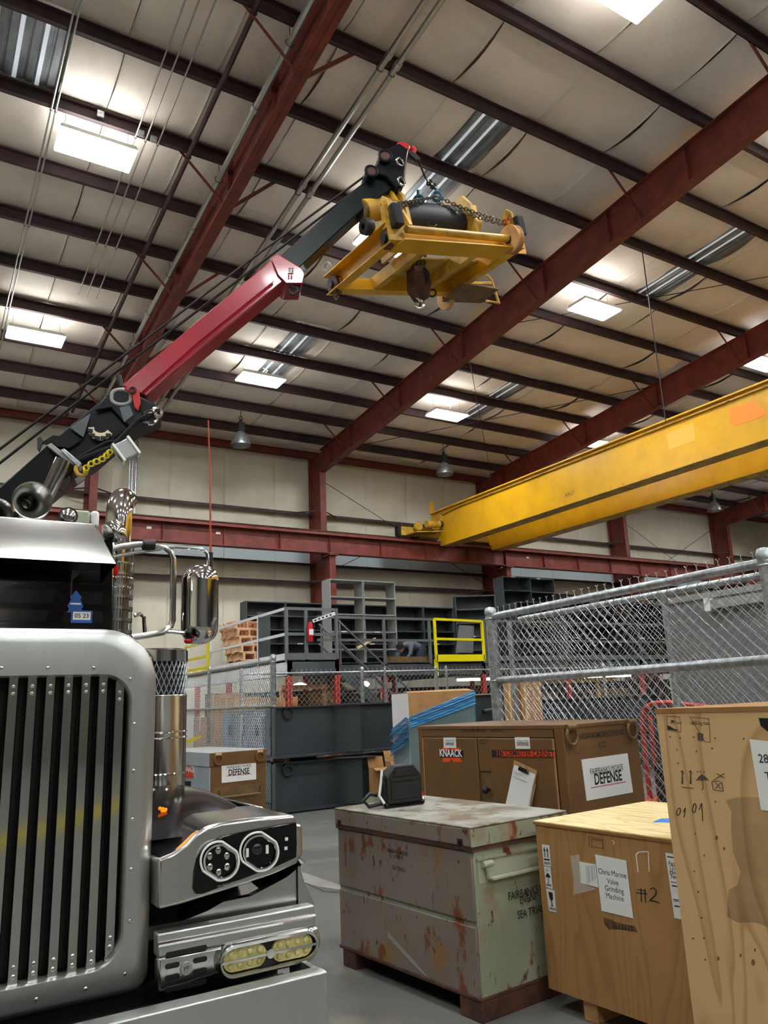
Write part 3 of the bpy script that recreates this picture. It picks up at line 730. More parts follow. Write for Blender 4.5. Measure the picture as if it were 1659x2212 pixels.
# side air cleaner
ax, ay = 1.2, 4.3
c0, c1 = 1.2, 1.985
AC = TP('air_cleaner', MB().lathe([(.001, c0-.05), (.1, c0-.04), (.145, c0), (.15, c0+.03), (.15, 1.73), (.152, 1.735), (.15, 1.74)], Matrix.Translation((ax-.02, ay, 0)), 32), 'steel_pol')
for z in (1.34, 1.52, 1.55): TP('strap', MB().torus((ax-.02, ay, z), .151, .005, (0, 0, 1), 32, 6), 'chrome', AC)
me_ = MB()
for i in range(34):
    for s in (1, -1):
        pts = []
        for j in range(5):
            t = j/4; an = 2*math.pi*i/34 + s*t*.5; pts.append((ax-.02+.146*math.cos(an), ay+.146*math.sin(an), 1.74+t*.18))
        me_.tube(pts, .003, 4)
TP('intake_mesh', me_, 'galv', AC)['kind'] = 'stuff'
TP('intake_core', MB().cyl((ax-.02, ay, 1.73), (ax-.02, ay, 1.94), .13, n=24), 'dark_steel', AC)
TP('intake_cap', MB().lathe([(.001, 1.985), (.13, 1.985), (.152, 1.975), (.152, 1.915), (.14, 1.91)], Matrix.Translation((ax-.02, ay, 0)), 32), 'chrome', AC)
TP('grab_handle', MB().tube([onY(290, 1330, 5.4), onY(302, 1326, 5.4), onY(311, 1333, 5.4), onY(313, 1370, 5.4)], .014, 8), 'chrome')
TP('cab_step_box', MB().box((X0+cw-.1, 5.0, .5), (X0+cw+.2, 6.3, 1.0)), 'steel_brush', bevel=.02)
# headlight pod
YH = 2.93
pod = Z32([(84, 695), (200, 650), (320, 570), (400, 480), (500, 420), (620, 380), (900, 345), (1215, 315), (1262, 330), (1270, 395), (1320, 400), (1325, 655), (1272, 735), (1100, 815), (850, 905), (550, 1000), (300, 1080), (84, 1132)])
PO = TP('headlight_pod', MB().prism(polyY(pod, YH), (0, .42, 0)), 'steel_pol', bevel=.03, seg=4, fixn=True)
lens = Z32([(388, 950), (400, 800), (425, 690), (470, 620), (540, 560), (640, 500), (900, 445), (1268, 380), (1272, 560), (1268, 680), (1100, 760), (850, 850), (600, 945), (470, 992), (410, 995)])
LE = TP('headlight_lens', MB().prism(polyY(lens, YH-.012), (0, .03, 0)), 'black_gloss', PO, bevel=.004)
def hring(cx, cy, r, cut):
    pts = []
    for i in range(48):
        a = 2*math.pi*i/48; rr = r*min(1, cut/abs(math.cos(a-2.15)) if abs(math.cos(a-2.15)) > .1 else 1)
        pts.append((cx+rr*math.cos(a), cy+rr*math.sin(a)*1.02))
    P = [onY(320+x/3.95, 1680+y/3.95, YH-.02) for x, y in pts]
    return MB().tube(P, .0042, 6, closed=True)
for cx, cy in ((611, 712), (948, 632)):
    LR = TP('lamp_ring', hring(cx, cy, 163, .9), 'lamp_white', PO)
    TP('inner_ring', hring(cx+8, cy+4, 138, .9), 'chrome', LR)
for a in range(6):
    p = onY(320+(600+85*math.cos(a*math.pi/3+.5))/3.95, 1680+(715+95*math.sin(a*math.pi/3+.5))/3.95, YH-.014)
    TP('led_reflector', MB().ball(p, .0125, 8, (.9, .4, 1.1)), 'chrome', PO)
p = onY(320+930/3.95, 1680+610/3.95, YH-.01); TP('projector_lens', MB().ball(p, .022, 10, (1, .4, 1)), 'glass_dark', PO)
for x in (845, 1015): q = onY(320+x/3.95, 1680+(640 if x < 900 else 610)/3.95, YH-.014); TP('led_bar', MB().cb(q, (.01, .006, .03)), 'lamp_white', PO)
for x, y in ((1180, 523), (1175, 602)): q = onY(320+x/3.95, 1680+y/3.95, YH-.014); TP('turn_led', MB().cb(q, (.011, .006, .011)), 'lamp_white', PO)
q0, q1 = [onY(320+x/3.95, 1680+y/3.95, YH-.016) for x, y in ((530, 945), (880, 855))]
text('LED HEAD LAMP DOT SAE', 'shelf_light', PO, frame((q0+q1)/2, q1-q0, y=(0, 0, 1)), .009, 'lens_lettering', world=True)
TP('amber_strip', MB().tube(polyY(Z32([(210, 655), (260, 610), (320, 555), (380, 495), (430, 462)]), YH+.02), .008, 6), 'amber', PO)
for x, y in ((100, 262), (125, 266), (150, 272), (120, 285), (140, 290)): TP('amber_led', MB().ball(onY(320+x/3.95, 1680+y/3.95, 3.33), .007, 6), 'amber')
# fender, running gear
def fend(u, v):
    y = 3.02+1.75*v
    zt = 1.2+.1*math.sin(min(1, v*2.2)*math.pi/2) - .5*max(0, v-.55)**1.6
    x = .74+.68*u; e = max(0, (u-.62)/.38)
    return (x - .0*e, y, zt - .17*e**2.6 - .03*(1-u)*0)
TP('fender', MB().grid(fend, 20, 24), 'maroon_gloss', ang=80)
TP('fender_side', MB().grid(lambda u, v: (1.40+.01*math.sin(v*3), fend(1, v)[1], fend(1, v)[2]-u*.22), 3, 24), 'maroon_gloss')
TP('fender_trim', MB().tube([V(fend(1, v/14))+V((.006, 0, -.0)) for v in range(15)], .016, 8), 'chrome')
TP('fender_flare', MB().prism(polyY(Z32([(905, 235), (980, 250), (1040, 310), (1000, 330), (950, 330)]), 3.4), (0, .5, 0)), 'steel_pol', bevel=.01, fixn=True)
def wheel(x, y, s):
    Wt = TP('tyre', MB().lathe([(.28, -.14), (.46, -.15), (.51, -.12), (.52, -.05), (.52, .05), (.51, .12), (.46, .15), (.28, .14)], frame((x, y, .52), (0, 1, 0), z=(1, 0, 0)), 40), 'rubber')
    TP('wheel_rim', MB().lathe([(.001, .05*s), (.12, .06*s), (.14, .02*s), (.26, .03*s), (.285, .14*s), (.285, -.14*s)], frame((x, y, .52), (0, 1, 0), z=(1, 0, 0)), 32), 'steel_pol', Wt)
for s in (-1, 1):
    wheel(X0+s*1.02, 3.95, s)
    for yy_ in (9.2, 10.55, 11.9): wheel(X0+s*1.0, yy_, s)
TP('chassis', MB().box((X0-.45, 3.1, .45), (X0+.45, 12.6, .95)), 'black')
TP('engine_block', MB().box((X0-.8, 3.35, .5), (X0+.8, 4.7, 1.2)), 'black')
TP('front_crossmember', MB().box((X0-1.0, 3.08, .3), (X0+1.12, 3.18, .72)), 'black', bevel=.01)
TP('deck', MB().box((X0-1.2, 6.5, 1.0), (X0+1.2, 12.7, 1.35)), 'steel_brush', bevel=.02)
TP('turret', MB().cyl((X0, 8.8, 1.35), (X0, 8.8, 1.9), .75, n=32).box((X0-.4, 8.4, 1.9), (X0+.4, 9.2, 3.1)), 'boom_black', bevel=.02)
# valance panels with lamps
YV = 2.93
mat('steel_shade', (120, 120, 112), .3, .9)
TP('fender_valance', MB().prism(polyY(Z32([(-40, 1280), (300, 1220), (500, 1140), (640, 1060), (880, 1010), (1050, 920), (1180, 850), (1225, 815), (1255, 790), (1290, 745), (1330, 880), (1425, 1085), (1100, 1160), (540, 1270), (-40, 1400)]), 3.03), (0, .04, 0)), 'steel_pol', smooth=False)
P = polyY(((341, 2018.3), (679.5, 1954.7), (682, 2001.5), (341, 2070.7)), YV)
UV = TP('valance_strip', MB().prism(P, (0, .06, 0)), 'steel_brush', bevel=.006, fixn=True)
a0, a1 = polyY(((342, 2042), (680.5, 1979)), YV-.004)
TP('valance_rib', MB().tube([a0, a1], .008, 6), 'chrome', UV)
P = polyY(((341, 2070.7), (472, 2044.6), (674, 2003), (689.6, 2003), (695, 2039.5), (684.6, 2057), (482, 2102.8), (434, 2116.7), (365.6, 2140.8), (341, 2145)), YV)
LV = TP('lamp_valance', MB().prism(P, (0, .05, 0)), 'steel_pol', bevel=.01, fixn=True)
def pill(c, w_, h, y0, y1, n=10, rr=None):
    pr = rrect(w_, h, rr or h/2-.0001, n)
    return [[(c.x+a, y0, c.z+b) for a, b in pr], [(c.x+a, y1, c.z+b) for a, b in pr]]
lc = onY(320+1045/3.95, 1680+1500/3.95, YV-.03); lw = abs(onY(320+1460/3.95, 2032, YV-.03).x-onY(320+635/3.95, 2032, YV-.03).x)
lh = .105
PL = MB()
o_ = [[(lc.x+a*s, y, lc.z+b*s2) for a, b in rrect(lw, lh, lh/2-.0002, 12)] for s, s2, y in ((1.02, 1.12, YV+.01), (1.02, 1.12, YV-.03), (1.0, 1.0, YV-.036), (.965, .8, YV-.034), (.965, .8, YV-.005))]
LB = TP('light_bezel', PL.rings(o_, cap=False), 'steel_pol', LV, ang=50)
TP('bezel_back', MB().rings([[(lc.x+a*.97, YV-.004, lc.z+b*.85) for a, b in rrect(lw, lh, lh/2-.0002, 12)], [(lc.x+a*.97, YV-.002, lc.z+b*.85) for a, b in rrect(lw, lh, lh/2-.0002, 12)]]), 'dark_steel', LV)
for s in (-1, 1):
    cc = V((lc.x+s*lw*.245, 0, lc.z)); LL = TP('led_lamp', MB().rings(pill(cc, lw*.43, lh*.72, YV-.018, YV-.006)), 'led_lens', LV)
    for i in range(4):
        for j in (-1, 1): TP('led', MB().ball((cc.x+(i-1.5)*lw*.095, YV-.02, cc.z+j*lh*.18), .011, 7, (1, .5, 1)), 'led_lens', LL)
TP('bezel_bar', MB().box((lc.x-lw*.48, YV-.032, lc.z-.004), (lc.x+lw*.48, YV-.026, lc.z+.004)), 'steel_pol', LV)
TP('bezel_boss', MB().cyl((lc.x, YV-.034, lc.z), (lc.x, YV-.01, lc.z), .016, n=16), 'steel_pol', LV)
vc = onY(320+328/3.95, 1680+1628/3.95, YV-.004)
for j, zz in enumerate((.054, .018, -.018, -.054)):
    if j in (0, 3): segs = ((-.074, .074),)
    else: segs = ((-.074, -.024), (.024, .074))
    for s0, s1 in segs:
        cc = V((vc.x+(s0+s1)/2, 0, vc.z+zz)); TP('vent_slot', MB().rings(pill(cc, s1-s0, .017, YV-.003, YV+.001)), 'black', LV)
TP('emblem', MB().cyl((vc.x, YV-.005, vc.z), (vc.x, YV, vc.z), .021, n=20).torus((vc.x, YV-.005, vc.z), .02, .0015, (0, 1, 0), 20, 5), 'steel_brush', LV)
text('PP', 'dark_steel', LV, frame((vc.x, YV-.0056, vc.z), (1, 0, .15), z=(0, -1, 0)), .02, 'emblem_lettering', world=True)
# bumper
bz = onY(708, 2099, 2.72).z
BU = TP('bumper', MB().prism([(X0-1.15, 2.72, .2), (X0-1.15, 2.72, bz), (X0-1.15, 2.735, bz+.003), (X0-1.15, 2.80, bz), (X0-1.15, 2.80, bz-.01), (X0-1.15, 2.735, bz-.01), (X0-1.15, 2.735, .2)], (2.3, 0, 0)), 'steel_brush', bevel=.004)
TP('bumper_end', MB().box((X0+1.13, 2.735, .2), (X0+1.15, 3.0, bz-.004)), 'steel_brush', BU)
TP('bumper_backing', MB().box((X0-1.1, 2.78, .25), (X0+1.1, 3.0, bz-.06)), 'black', BU)
TP('mud_flap', MB().box((X0+1.16, 2.9, .2), (X0+1.19, 3.1, .55)), 'rubber')
# ---- boom, in a vertical plane from the turret to its tip
BO = V((.25, 8.8, 0)); BD = V((.95, -.313, 0)).normalized(); BN = V((-BD.y, BD.x, 0)) * -1   # BN points to the camera side
if BN.y > 0: BN = -BN
def bp(x, y, off): return onP(x, y, BO+BN*off, BN)
def slab(pts, off, th): return MB().prism([bp(x, y, off) for x, y in pts], -BN*th)
B1 = TP('boom_base', slab([(-40, 1086), (0, 1050), (96, 964), (149, 920), (200, 879), (236, 848), (262, 836), (330, 868), (345, 880), (346, 892), (320, 905), (299, 913), (262, 938), (203, 988), (116, 1050), (46, 1108), (-40, 1178)], .30, .46), 'boom_black', bevel=.02)
TP('boom_head_block', slab([(205, 886), (228, 856), (250, 838), (286, 838), (302, 860), (300, 900), (285, 925), (262, 905), (240, 880)], .37, .05), 'boom_black', B1, bevel=.01)
B2 = TP('boom_section', slab([(262, 833), (300, 800), (430, 690), (589, 559), (610, 566), (652, 584), (654, 598), (616, 604), (467, 728), (316, 856)], .22, .34), 'boom_red', bevel=.014, seg=2)
TP('boom_rib', slab([(300, 842), (430, 728), (590, 600), (592, 606), (432, 735), (304, 848)], .275, .02), 'boom_red', B2)
TP('boom_collar', slab([(585, 556), (600, 548), (650, 578), (658, 592), (654, 612), (618, 612), (600, 594)], .25, .4), 'boom_red', B2, bevel=.01)
B3 = TP('boom_inner_section', slab([(596, 561), (700, 466), (822, 362), (845, 350), (872, 372), (871, 388), (772, 462), (642, 582)], .17, .28), 'boom_green', bevel=.012)
HD = TP('boom_head', slab([(800, 372), (818, 345), (838, 320), (862, 308), (884, 322), (880, 345), (876, 372), (873, 400), (858, 408), (835, 380)], .25, .5), 'boom_black', bevel=.02)
for px, py, r in ((832, 337, .075), (802, 370, .07)):
    c = bp(px, py, .3); TP('sheave', MB().torus(c, r, .022, BN, 20, 8).cyl(c, c-BN*.6, r*1.1, n=20), 'boom_black', HD); TP('sheave_bore', MB().cyl(c+BN*.012, c-BN*.02, r*.8, n=20), 'rust_solid', HD)
for px, py in ((864, 350), (867, 392)):
    c = bp(px, py, .28); TP('lifting_eye', MB().torus(c, .055, .014, BN+V((.4, 0, 0)), 18, 8), 'chrome', HD)
TP('hook_swivel', slab([(858, 306), (872, 305), (888, 314), (884, 326), (862, 322)], .15, .3), 'hot_red', HD, bevel=.02)
c = bp(262, 858, .36)
TP('sheave_guide', MB().tube([c+BD*(a*1.5)+V((0, 0, 1))*b for a, b in rrect(.13, .17, .06, 5)], .022, 8, closed=True), 'shelf_light', B1)
TP('pivot_plate', slab([(268, 838), (285, 832), (300, 840), (304, 870), (298, 888), (290, 880), (284, 852)], .4, .03), 'hot_red', B1, bevel=.008)
TP('pivot_bolt', MB().torus(bp(286, 842, .42), .03, .012, BN, 16, 6), 'dark_steel', B1)
# angle dial
arc = []
for i in range(15): t = math.radians(20+175*i/14); arc.append((217+27*math.cos(t), 929+22*math.sin(t)))
for i in range(15): t = math.radians(20+175*(14-i)/14); arc.append((218+15*math.cos(t), 925+10*math.sin(t)))
DI = TP('angle_dial', slab(arc, .355, .01), 'cream_dial', B1)
for i, s in enumerate(('0', '15', '30', '45', '60')):
    t = math.radians(40+34*i); TP('dial_mark', MB().cb(bp(217+22.5*math.cos(t), 929+18*math.sin(t), .36), (.05, .03, .035)), 'ink', DI)
TP('side_pocket', slab([(86, 958), (150, 968), (178, 948), (115, 940)], .345, .012), 'boom_black', B1)
TP('window_plate', slab([(150, 923), (196, 892), (180, 945), (160, 930)], .35, .012), 'steel_grey', B1)
TP('window_plate', slab([(258, 880), (280, 875), (288, 896), (268, 912)], .38, .012), 'steel_grey', B1)
TP('clamp_bar', slab([(100, 962), (110, 956), (135, 976), (178, 1008), (172, 1016), (128, 984)], .40, .06), 'shelf_light', B1, bevel=.008)
TP('clamp_bar', slab([(130, 972), (138, 968), (176, 1000), (170, 1010)], .44, .06), 'galv', B1, bevel=.008)
TP('pin_handle', slab([(80, 946), (88, 943), (94, 952), (88, 962), (84, 975), (80, 970)], .36, .04), 'dark_steel', B1)
# hoist cylinder
TP('lift_cylinder', MB().cyl(bp(62, 1150, .42), bp(137, 995, .42), .082, n=24), 'chrome')
# deck hook with yellow chain
hk = [bp(x, y, .42) for x, y in ((165, 1006), (163, 1015), (168, 1024), (177, 1028), (185, 1024), (187, 1015))]
TP('grab_hook', MB().tube(hk, .022, 8), 'yellow_dirty')
mb = MB(); P = [bp(x, y, .44) for x, y in ((180, 1020), (188, 1008), (200, 1000), (212, 996), (224, 990), (232, 982), (238, 976))]
for a, b in zip(P, P[1:]):
    for k_ in range(2):
        c = a.lerp(b, .25+.5*k_); mb.torus(c, .028, .009, (BN if k_ else V((0, 0, 1)).cross(BN)), 10, 5)
TP('safety_chain', mb, 'tape_yellow')
hk = [bp(x, y, .3) for x, y in ((156, 1020), (157, 1045), (148, 1058), (138, 1062), (133, 1055))]
TP('hanging_hook', MB().tube(hk, .02, 8), 'rust_solid')
TP('hook_bracket', slab([(162, 1035), (180, 1022), (184, 1030), (166, 1044)], .3, .05), 'galv')
# boom work lamp
c = bp(272, 972, .5); M = frame(c, (1, 0, .7), z=(-.5, -.8, -.2))
WL = TP('boom_work_lamp', MB().box((-.1, -.1, -.05), (.1, .1, .03), M), 'galv', bevel=.01)
TP('lamp_face', MB().box((-.085, -.085, .03), (.085, .085, .036), M), 'shelf_light', WL)
TP('lamp_frame', MB().box((.075, -.11, -.06), (.1, .11, .05), M).box((-.1, -.11, -.06), (-.08, .11, .05), M), 'lamp_white', WL)
TP('hydraulic_hose', MB().tube([bp(x, y, .38) for x, y in ((60, 1110), (120, 1045), (175, 990), (240, 965), (300, 905), (320, 895))], .022, 8), 'rubber')
TP('hydraulic_hose', MB().tube([bp(x, y, .36) for x, y in ((130, 1010), (230, 955), (262, 950), (282, 925), (305, 893))], .016, 8), 'rubber')
c = bp(325, 902, .3); TP('tip_shackle', MB().torus(c, .07, .022, BN, 16, 8), 'chrome'); TP('tip_shackle', MB().torus(bp(340, 890, .3), .05, .02, BN+V((.5, 0, .2)), 16, 8), 'chrome')
for i in range(6): TP('collar_rivet', MB().ball(bp(626+6*(i % 2), 580+5*(i//2), .31), .013, 6), 'shelf_light', B2)
TP('collar_shackle', MB().torus(bp(638, 615, .2), .06, .02, BN+V((.4, 0, 0)), 16, 8).torus(bp(634, 628, .2), .05, .018, BN-V((.4, 0, 0)), 16, 8), 'dark_steel', B2)
# winch ropes over the boom
TP('winch_rope', MB().tube([bp(x, y, .12) for x, y in ((-40, 1000), (0, 970), (295, 747), (561, 546), (800, 372))], .016, 6), 'rope')
TP('winch_rope', MB().tube([bp(x, y, -.12) for x, y in ((-40, 1030), (0, 1000), (240, 812), (590, 548), (806, 382))], .016, 6), 'rope')
TP('rope_guide', MB().cyl(bp(256, 812, .0), bp(262, 836, 0), .03), 'dark_steel')
# low guard tape strung across behind the photographer, seen mirrored in the slats
tp = thing('caution_tape', 'yellow caution tape strung low on the open floor before the truck', 'tape', (0, -1.45, 0))
MB().prism([(-1.5, -1.45, .13), (-1.5, -1.45, .22), (4, -1.45, 1.4), (4, -1.45, 1.31)], (0, .004, 0)).build('ribbon', 'tape_yellow', tp, smooth=False)
for x, z in ((-1.53, .26), (4.03, 1.45)): MB().cyl((x, -1.45, 0), (x, -1.45, z), .03).lathe([(.2, 0), (.2, .03), (.03, .05)], Matrix.Translation((x, -1.45, 0)), 20).build('stand', 'black', tp)
# ------------------------------------------------------------------ yellow bridge crane
BC = thing('bridge_crane', 'long yellow double-girder bridge crane resting on the red runway beam', 'crane', (17, 22.1, 7.25))
GX = (15.9, 18.2); GW = .46
for gi, gx in enumerate(GX):
    mb = MB(); yb = 21.75
    prof = [(yb+.62, 8.26), (yb+.62, 7.52), (yb+.25, 7.3), (yb+.08, 7.0), (-21.9, 7.0), (-21.9, 8.26)]
    mb.prism([(gx, y, z) for y, z in prof], (GW, 0, 0))
    G = mb.build('girder', 'yellow', BC, smooth=False, bevel=.006)
    MB().box((gx-.1, -21.9, 8.26), (gx+GW+.1, yb+.6, 8.3)).build('top_flange', 'yellow', G, smooth=False)
    MB().box((gx-.02, -21.9, 6.985), (gx+GW+.02, yb+.05, 7.0)).build('bottom_flange', 'yellow_dirty', G, smooth=False)
    MB().box((gx+.17, -21.9, 8.3), (gx+.27, yb+.4, 8.38)).build('rail', 'rust_solid', G, smooth=False)
gx = GX[0]
G0 = [c for c in BC.children if c.name.startswith('girder')][0]
def gp(x, y, d=.004): return onX(x, y, gx-d)
for pts, m in ((((1439, 938), (1497, 913), (1503, 951), (1446, 972)), 'orange_pale'), (((1574, 883), (1634, 865), (1636, 876), (1652, 884), (1652, 896), (1632, 905), (1584, 921), (1577, 917)), 'orange_patch')):
    MB().prism([gp(x, y) for x, y in pts], (.003, 0, 0)).build('paint_patch', m, G0, smooth=False)
c = gp(1231, 1067); text('ARC1', 'ink_soft', G0, frame(c, (0, -1, 0), y=(0, 0, 1)), .16, 'chalk_mark', world=True)
P = [gp(952, 1113, .04), gp(990, 1094, .04), gp(1240, 992, .04), gp(1659, 838, .04), V((gx-.04, 4, 8.12))]
zc = sum(p.z for p in P[1:4])/3
MB().tube([P[0], V((gx-.04, P[1].y, zc)), V((gx-.04, 2, zc))], .022, 8).build('conduit', 'yellow_dirty', G0)
c = P[0]; MB().cb((c.x-.02, c.y, c.z-.1), (.12, .16, .26)).build('conduit_box', 'yellow_dirty', G0, bevel=.01)
MB().tube([c+V((-.02, .02, -.22)), c+V((-.03, .05, -.55)), c+V((-.1, .2, -.62)), c+V((-.3, .25, -.45))], .02, 6).build('loose_cable', 'rail_grey', G0)
# end truck on the rail
a = onY(856, 1150, 22.1); xa = a.x
ET = MB().box((xa+.12, 21.95, 7.3), (19.6, 22.28, 7.62)).build('end_truck', 'yellow_dirty', BC, smooth=False, bevel=.008)
MB().box((xa, 21.98, 7.26), (xa+.14, 22.2, 7.66)).build('bumper_pad', 'rubber', ET, bevel=.01)
for x in (xa+.75, 18.9): MB().lathe([(.2, -.07), (.2, -.05), (.17, -.045), (.17, .045), (.2, .05), (.2, .07), (.05, .07), (.05, -.07)], frame((x, 22.1, 7.42), (1, 0, 0), z=(0, 1, 0)), 24).build('travel_wheel', 'rust_solid', ET)
MB().lathe([(.001, -.02), (.13, -.02), (.17, .03), (.17, .12), (.12, .16), (.001, .16)], frame((xa+.75, 21.75, 7.62), (1, 0, 0), z=(0, 1, 0)), 24).build('gear_cover', 'yellow_dirty', ET)
M = frame((xa+1.0, 21.62, 7.7), (1, .0, .0), z=(0, 0, 1))
MB().cyl((xa+.95, 21.6, 7.68), (xa+1.5, 21.6, 7.72), .13, n=20).build('travel_motor', 'yellow_dirty', ET)
MB().cyl((xa+1.5, 21.6, 7.72), (xa+1.62, 21.6, 7.73), .11, n=20).build('motor_fan_cover', 'dark_steel', ET)
MB().prism([(xa+.3, 21.3, 7.28), (xa+1.5, 21.3, 7.4), (xa+1.5, 21.95, 7.44), (xa+.3, 21.95, 7.3)], (0, 0, .03)).build('motor_plate', 'yellow_dirty', ET)
c = onX(932, 1105, gx-.05); MB().box((gx-.06, c.y-.12, 8.28), (gx-.03, c.y+.1, 8.72)).build('end_stop', 'yellow', BC, smooth=False)
MB().prism([(gx-.02, 21.83, 7.02), (gx+GW+.02, 21.83, 7.02), (gx+GW+.02, 22.1, 7.33), (gx-.02, 22.1, 7.33)], (0, .02, -.02)).build('end_plate', 'paper', BC, smooth=False)

# ------------------------------------------------------------------ trolley hanging from the boom
RT = Matrix(((.9729, -.0123, -.2309), (-.003, .9978, -.0659), (.2312, .0648, .9707)))
TPOS = V((4.526, 6.8843, 7.0605))
TM = Matrix.Translation(TPOS) @ RT.to_4x4()
TI = TM.inverted()
TO = thing('crane_trolley', 'yellow crane trolley with black rope drum hanging tilted from the boom', 'crane trolley', M=TM)
def tloc(px, py, ax, val):
    o = TI @ CAM; d = RT.inverted() @ ray(px, py); t = (val-o[ax])/d[ax]; return o+d*t
def tp_(name, mb, m, parent=None, **k): return mb.build(name, m, parent or TO, world=False, **k)
YD = 'yellow_dirty'
W_, L_ = 2.2, 1.6
for s, x in ((0, 0), (1, 2.04)):
    E_ = tp_('end_beam', MB().box((x, -.02, 0), (x+.16, L_+.05, .012)).box((x, -.02, .25), (x+.16, L_+.05, .27)).box((x if s else x+.14, -.02, 0), (x+.02 if s else x+.16, L_+.05, .27)), 'yellow', smooth=False, bevel=.004)
    for y in (.12, 1.5):
        tp_('wheel', MB().lathe([(.05, -.05), (.13, -.05), (.13, -.03), (.11, -.025), (.11, .025), (.13, .03), (.13, .05), (.05, .05)], frame((x+.08, y, .09), (0, 1, 0), z=(1, 0, 0)), 26), 'rust_solid', E_)
        tp_('wheel_hub', MB().cyl((x-.005, y, .1), (x+.17, y, .1), .05, n=16), 'dark_steel', E_)
    tp_('lifting_lug', MB().prism([(x+.02, -.1, .2), (x+.02, .12, .2), (x+.02, .08, .52), (x+.02, .0, .58), (x+.02, -.08, .5)], (.03, 0, 0)), YD, E_, smooth=False)
# drive wheel at the outer corner with its pale tread
tp_('drive_wheel', MB().lathe([(.02, -.05), (.19, -.05), (.19, -.03), (.16, -.02), (.16, .05), (.19, .06), (.06, .06), (.04, .02)], frame((1.93, -.1, .09), (0, 1, 0), z=(1, 0, 0)), 30), 'wood_raw')
tp_('drive_hub', MB().cyl((1.86, -.1, .09), (2.03, -.1, .09), .055, n=16), 'rust_solid')
tp_('idler_wheel', MB().lathe([(.03, -.04), (.17, -.04), (.17, .04), (.1, .05), (.03, .05)], frame(tloc(963, 645, 1, 1.62), (0, 1, 0), z=(1, -.3, 0)), 26), 'wood_raw')
tp_('drive_shaft', MB().cyl((.2, -.1, .12), (1.93, -.1, .1), .05, n=16), YD)
tp_('front_beam', MB().box((.1, .0, -.04), (2.1, .16, .16)).box((.1, -.16, -.045), (2.1, .2, -.03)), 'yellow', smooth=False, bevel=.004)
tp_('front_ledge', MB().box((.2, .18, .2), (2.05, .3, .24)), 'yellow', smooth=False)
tp_('rear_beam', MB().box((.1, 1.38, -.02), (2.1, 1.55, .15)), 'yellow', smooth=False, bevel=.004)
tp_('cross_beam', MB().box((.62, .16, .0), (.74, 1.4, .16)), YD, smooth=False)
tp_('cross_beam', MB().box((1.5, .16, .0), (1.62, 1.4, .16)), YD, smooth=False)
tp_('deck_plate', MB().box((.74, .7, .15), (2.04, 1.4, .17)), YD, smooth=False)
for x in (.02, 2.06):
    q = tp_('bumper_block', MB().box((x, -.17, .14), (x+.13, -.03, .42)), 'rubber', bevel=.02)
tp_('bumper_bracket', MB().box((-.03, -.04, .0), (.2, -.02, .5)), YD, smooth=False)
tp_('bumper_bracket', MB().box((2.02, -.03, -.06), (2.24, -.01, .4)), 'yellow', smooth=False)
# rope drum
d0, d1 = V((.6, .55, .6)), V((1.62, .55, .6))
prof = []
for i in range(41): prof.append((.235+.008*(i % 2), 1.02*i/40))
DR = tp_('rope_drum', MB().lathe([(.01, 0)]+prof+[(.01, 1.02)], frame(d0, (0, 1, 0), z=(1, 0, 0)), 32), 'drum_rope', ang=80)
for x in (.52, 1.64): tp_('drum_plate', MB().prism([(x, .2, .16), (x, .95, .16), (x, .9, .78), (x, .75, .92), (x, .35, .92), (x, .22, .75)], (.05, 0, 0)), YD, smooth=False)
tp_('tie_bar', MB().box((.5, .72, .84), (1.7, .8, .9)), YD, smooth=False)
m0 = tloc(784, 457, 1, .5); m1 = tloc(838, 447, 1, .5)
HM = tp_('hoist_motor', MB().cyl(m0, m1, .15, n=24).cyl(m1, (.52, .55, m1.z), .17, n=24), 'yellow_dirty')
tp_('motor_cap', MB().cyl(m0+V((-.04, 0, 0)), m0, .13, n=24), 'wood_dark', HM)
c = tloc(793, 490, 1, .35); tp_('brake_housing', MB().lathe([(.04, -.06), (.1, -.06), (.11, 0), (.1, .06), (.04, .06)], frame(c, (0, 1, 0), z=(1, 0, 0)), 24), 'dark_steel')
g0 = tloc(1012, 482, 1, .5); tp_('travel_gearbox', MB().cyl((1.7, .5, g0.z), (1.98, .5, g0.z), .13, .11, 20).box((1.76, .36, g0.z+.08), (1.9, .62, g0.z+.2)), YD, bevel=.01)
tp_('gearbox_panel', MB().prism([(.44, .1, .3), (.44, .8, .3), (.44, .6, 1.1), (.44, .45, 1.15)], (.04, 0, 0)), YD, smooth=False)
# hook block on falls of rope
hb = tloc(906, 610, 1, .85); hk_ = tloc(903, 655, 1, .85)
dn = (RT.inverted() @ V((0, 0, -1)))
def hang(a, l): return a+dn*l
ropes = MB()
HB = tp_('hook_block', MB().prism([hb+V((-.17, -.09, -.1)), hb+V((-.1, -.09, .2)), hb+V((.1, -.09, .22)), hb+V((.15, -.09, -.02)), hb+V((.05, -.09, -.25)), hb+V((-.08, -.09, -.25))], (0, .2, 0)), 'rust_solid', bevel=.012)
for k_ in range(4): tp_('block_sheave', MB().lathe([(.03, -.012), (.14, -.012), (.12, 0), (.14, .012), (.03, .012)], frame(hb+V((.06+.03*k_-.05, -.03+.045*k_, .06)), (0, 0, 1), z=(1, .6, 0)), 22), 'dark_steel', HB)
for k_ in range(8):
    tp_('fall_rope', MB().cyl((hb.x-.14+.036*k_, .62+.03*(k_ % 2), .35), hb+V((-.1+.03*k_, -.02, .14)), .008, n=5), 'rope', HB)
hp = [hb+dn*.22, hb+dn*.3]; cx_ = hk_
ang = [math.radians(a) for a in (95, 60, 20, -20, -60, -100, -140, -170)]
ex = V((1, 0, 0))
pts = [hb+dn*.2] + [hk_ + ex*(.07*math.cos(a)) - dn*(.08*math.sin(a)) for a in ang]
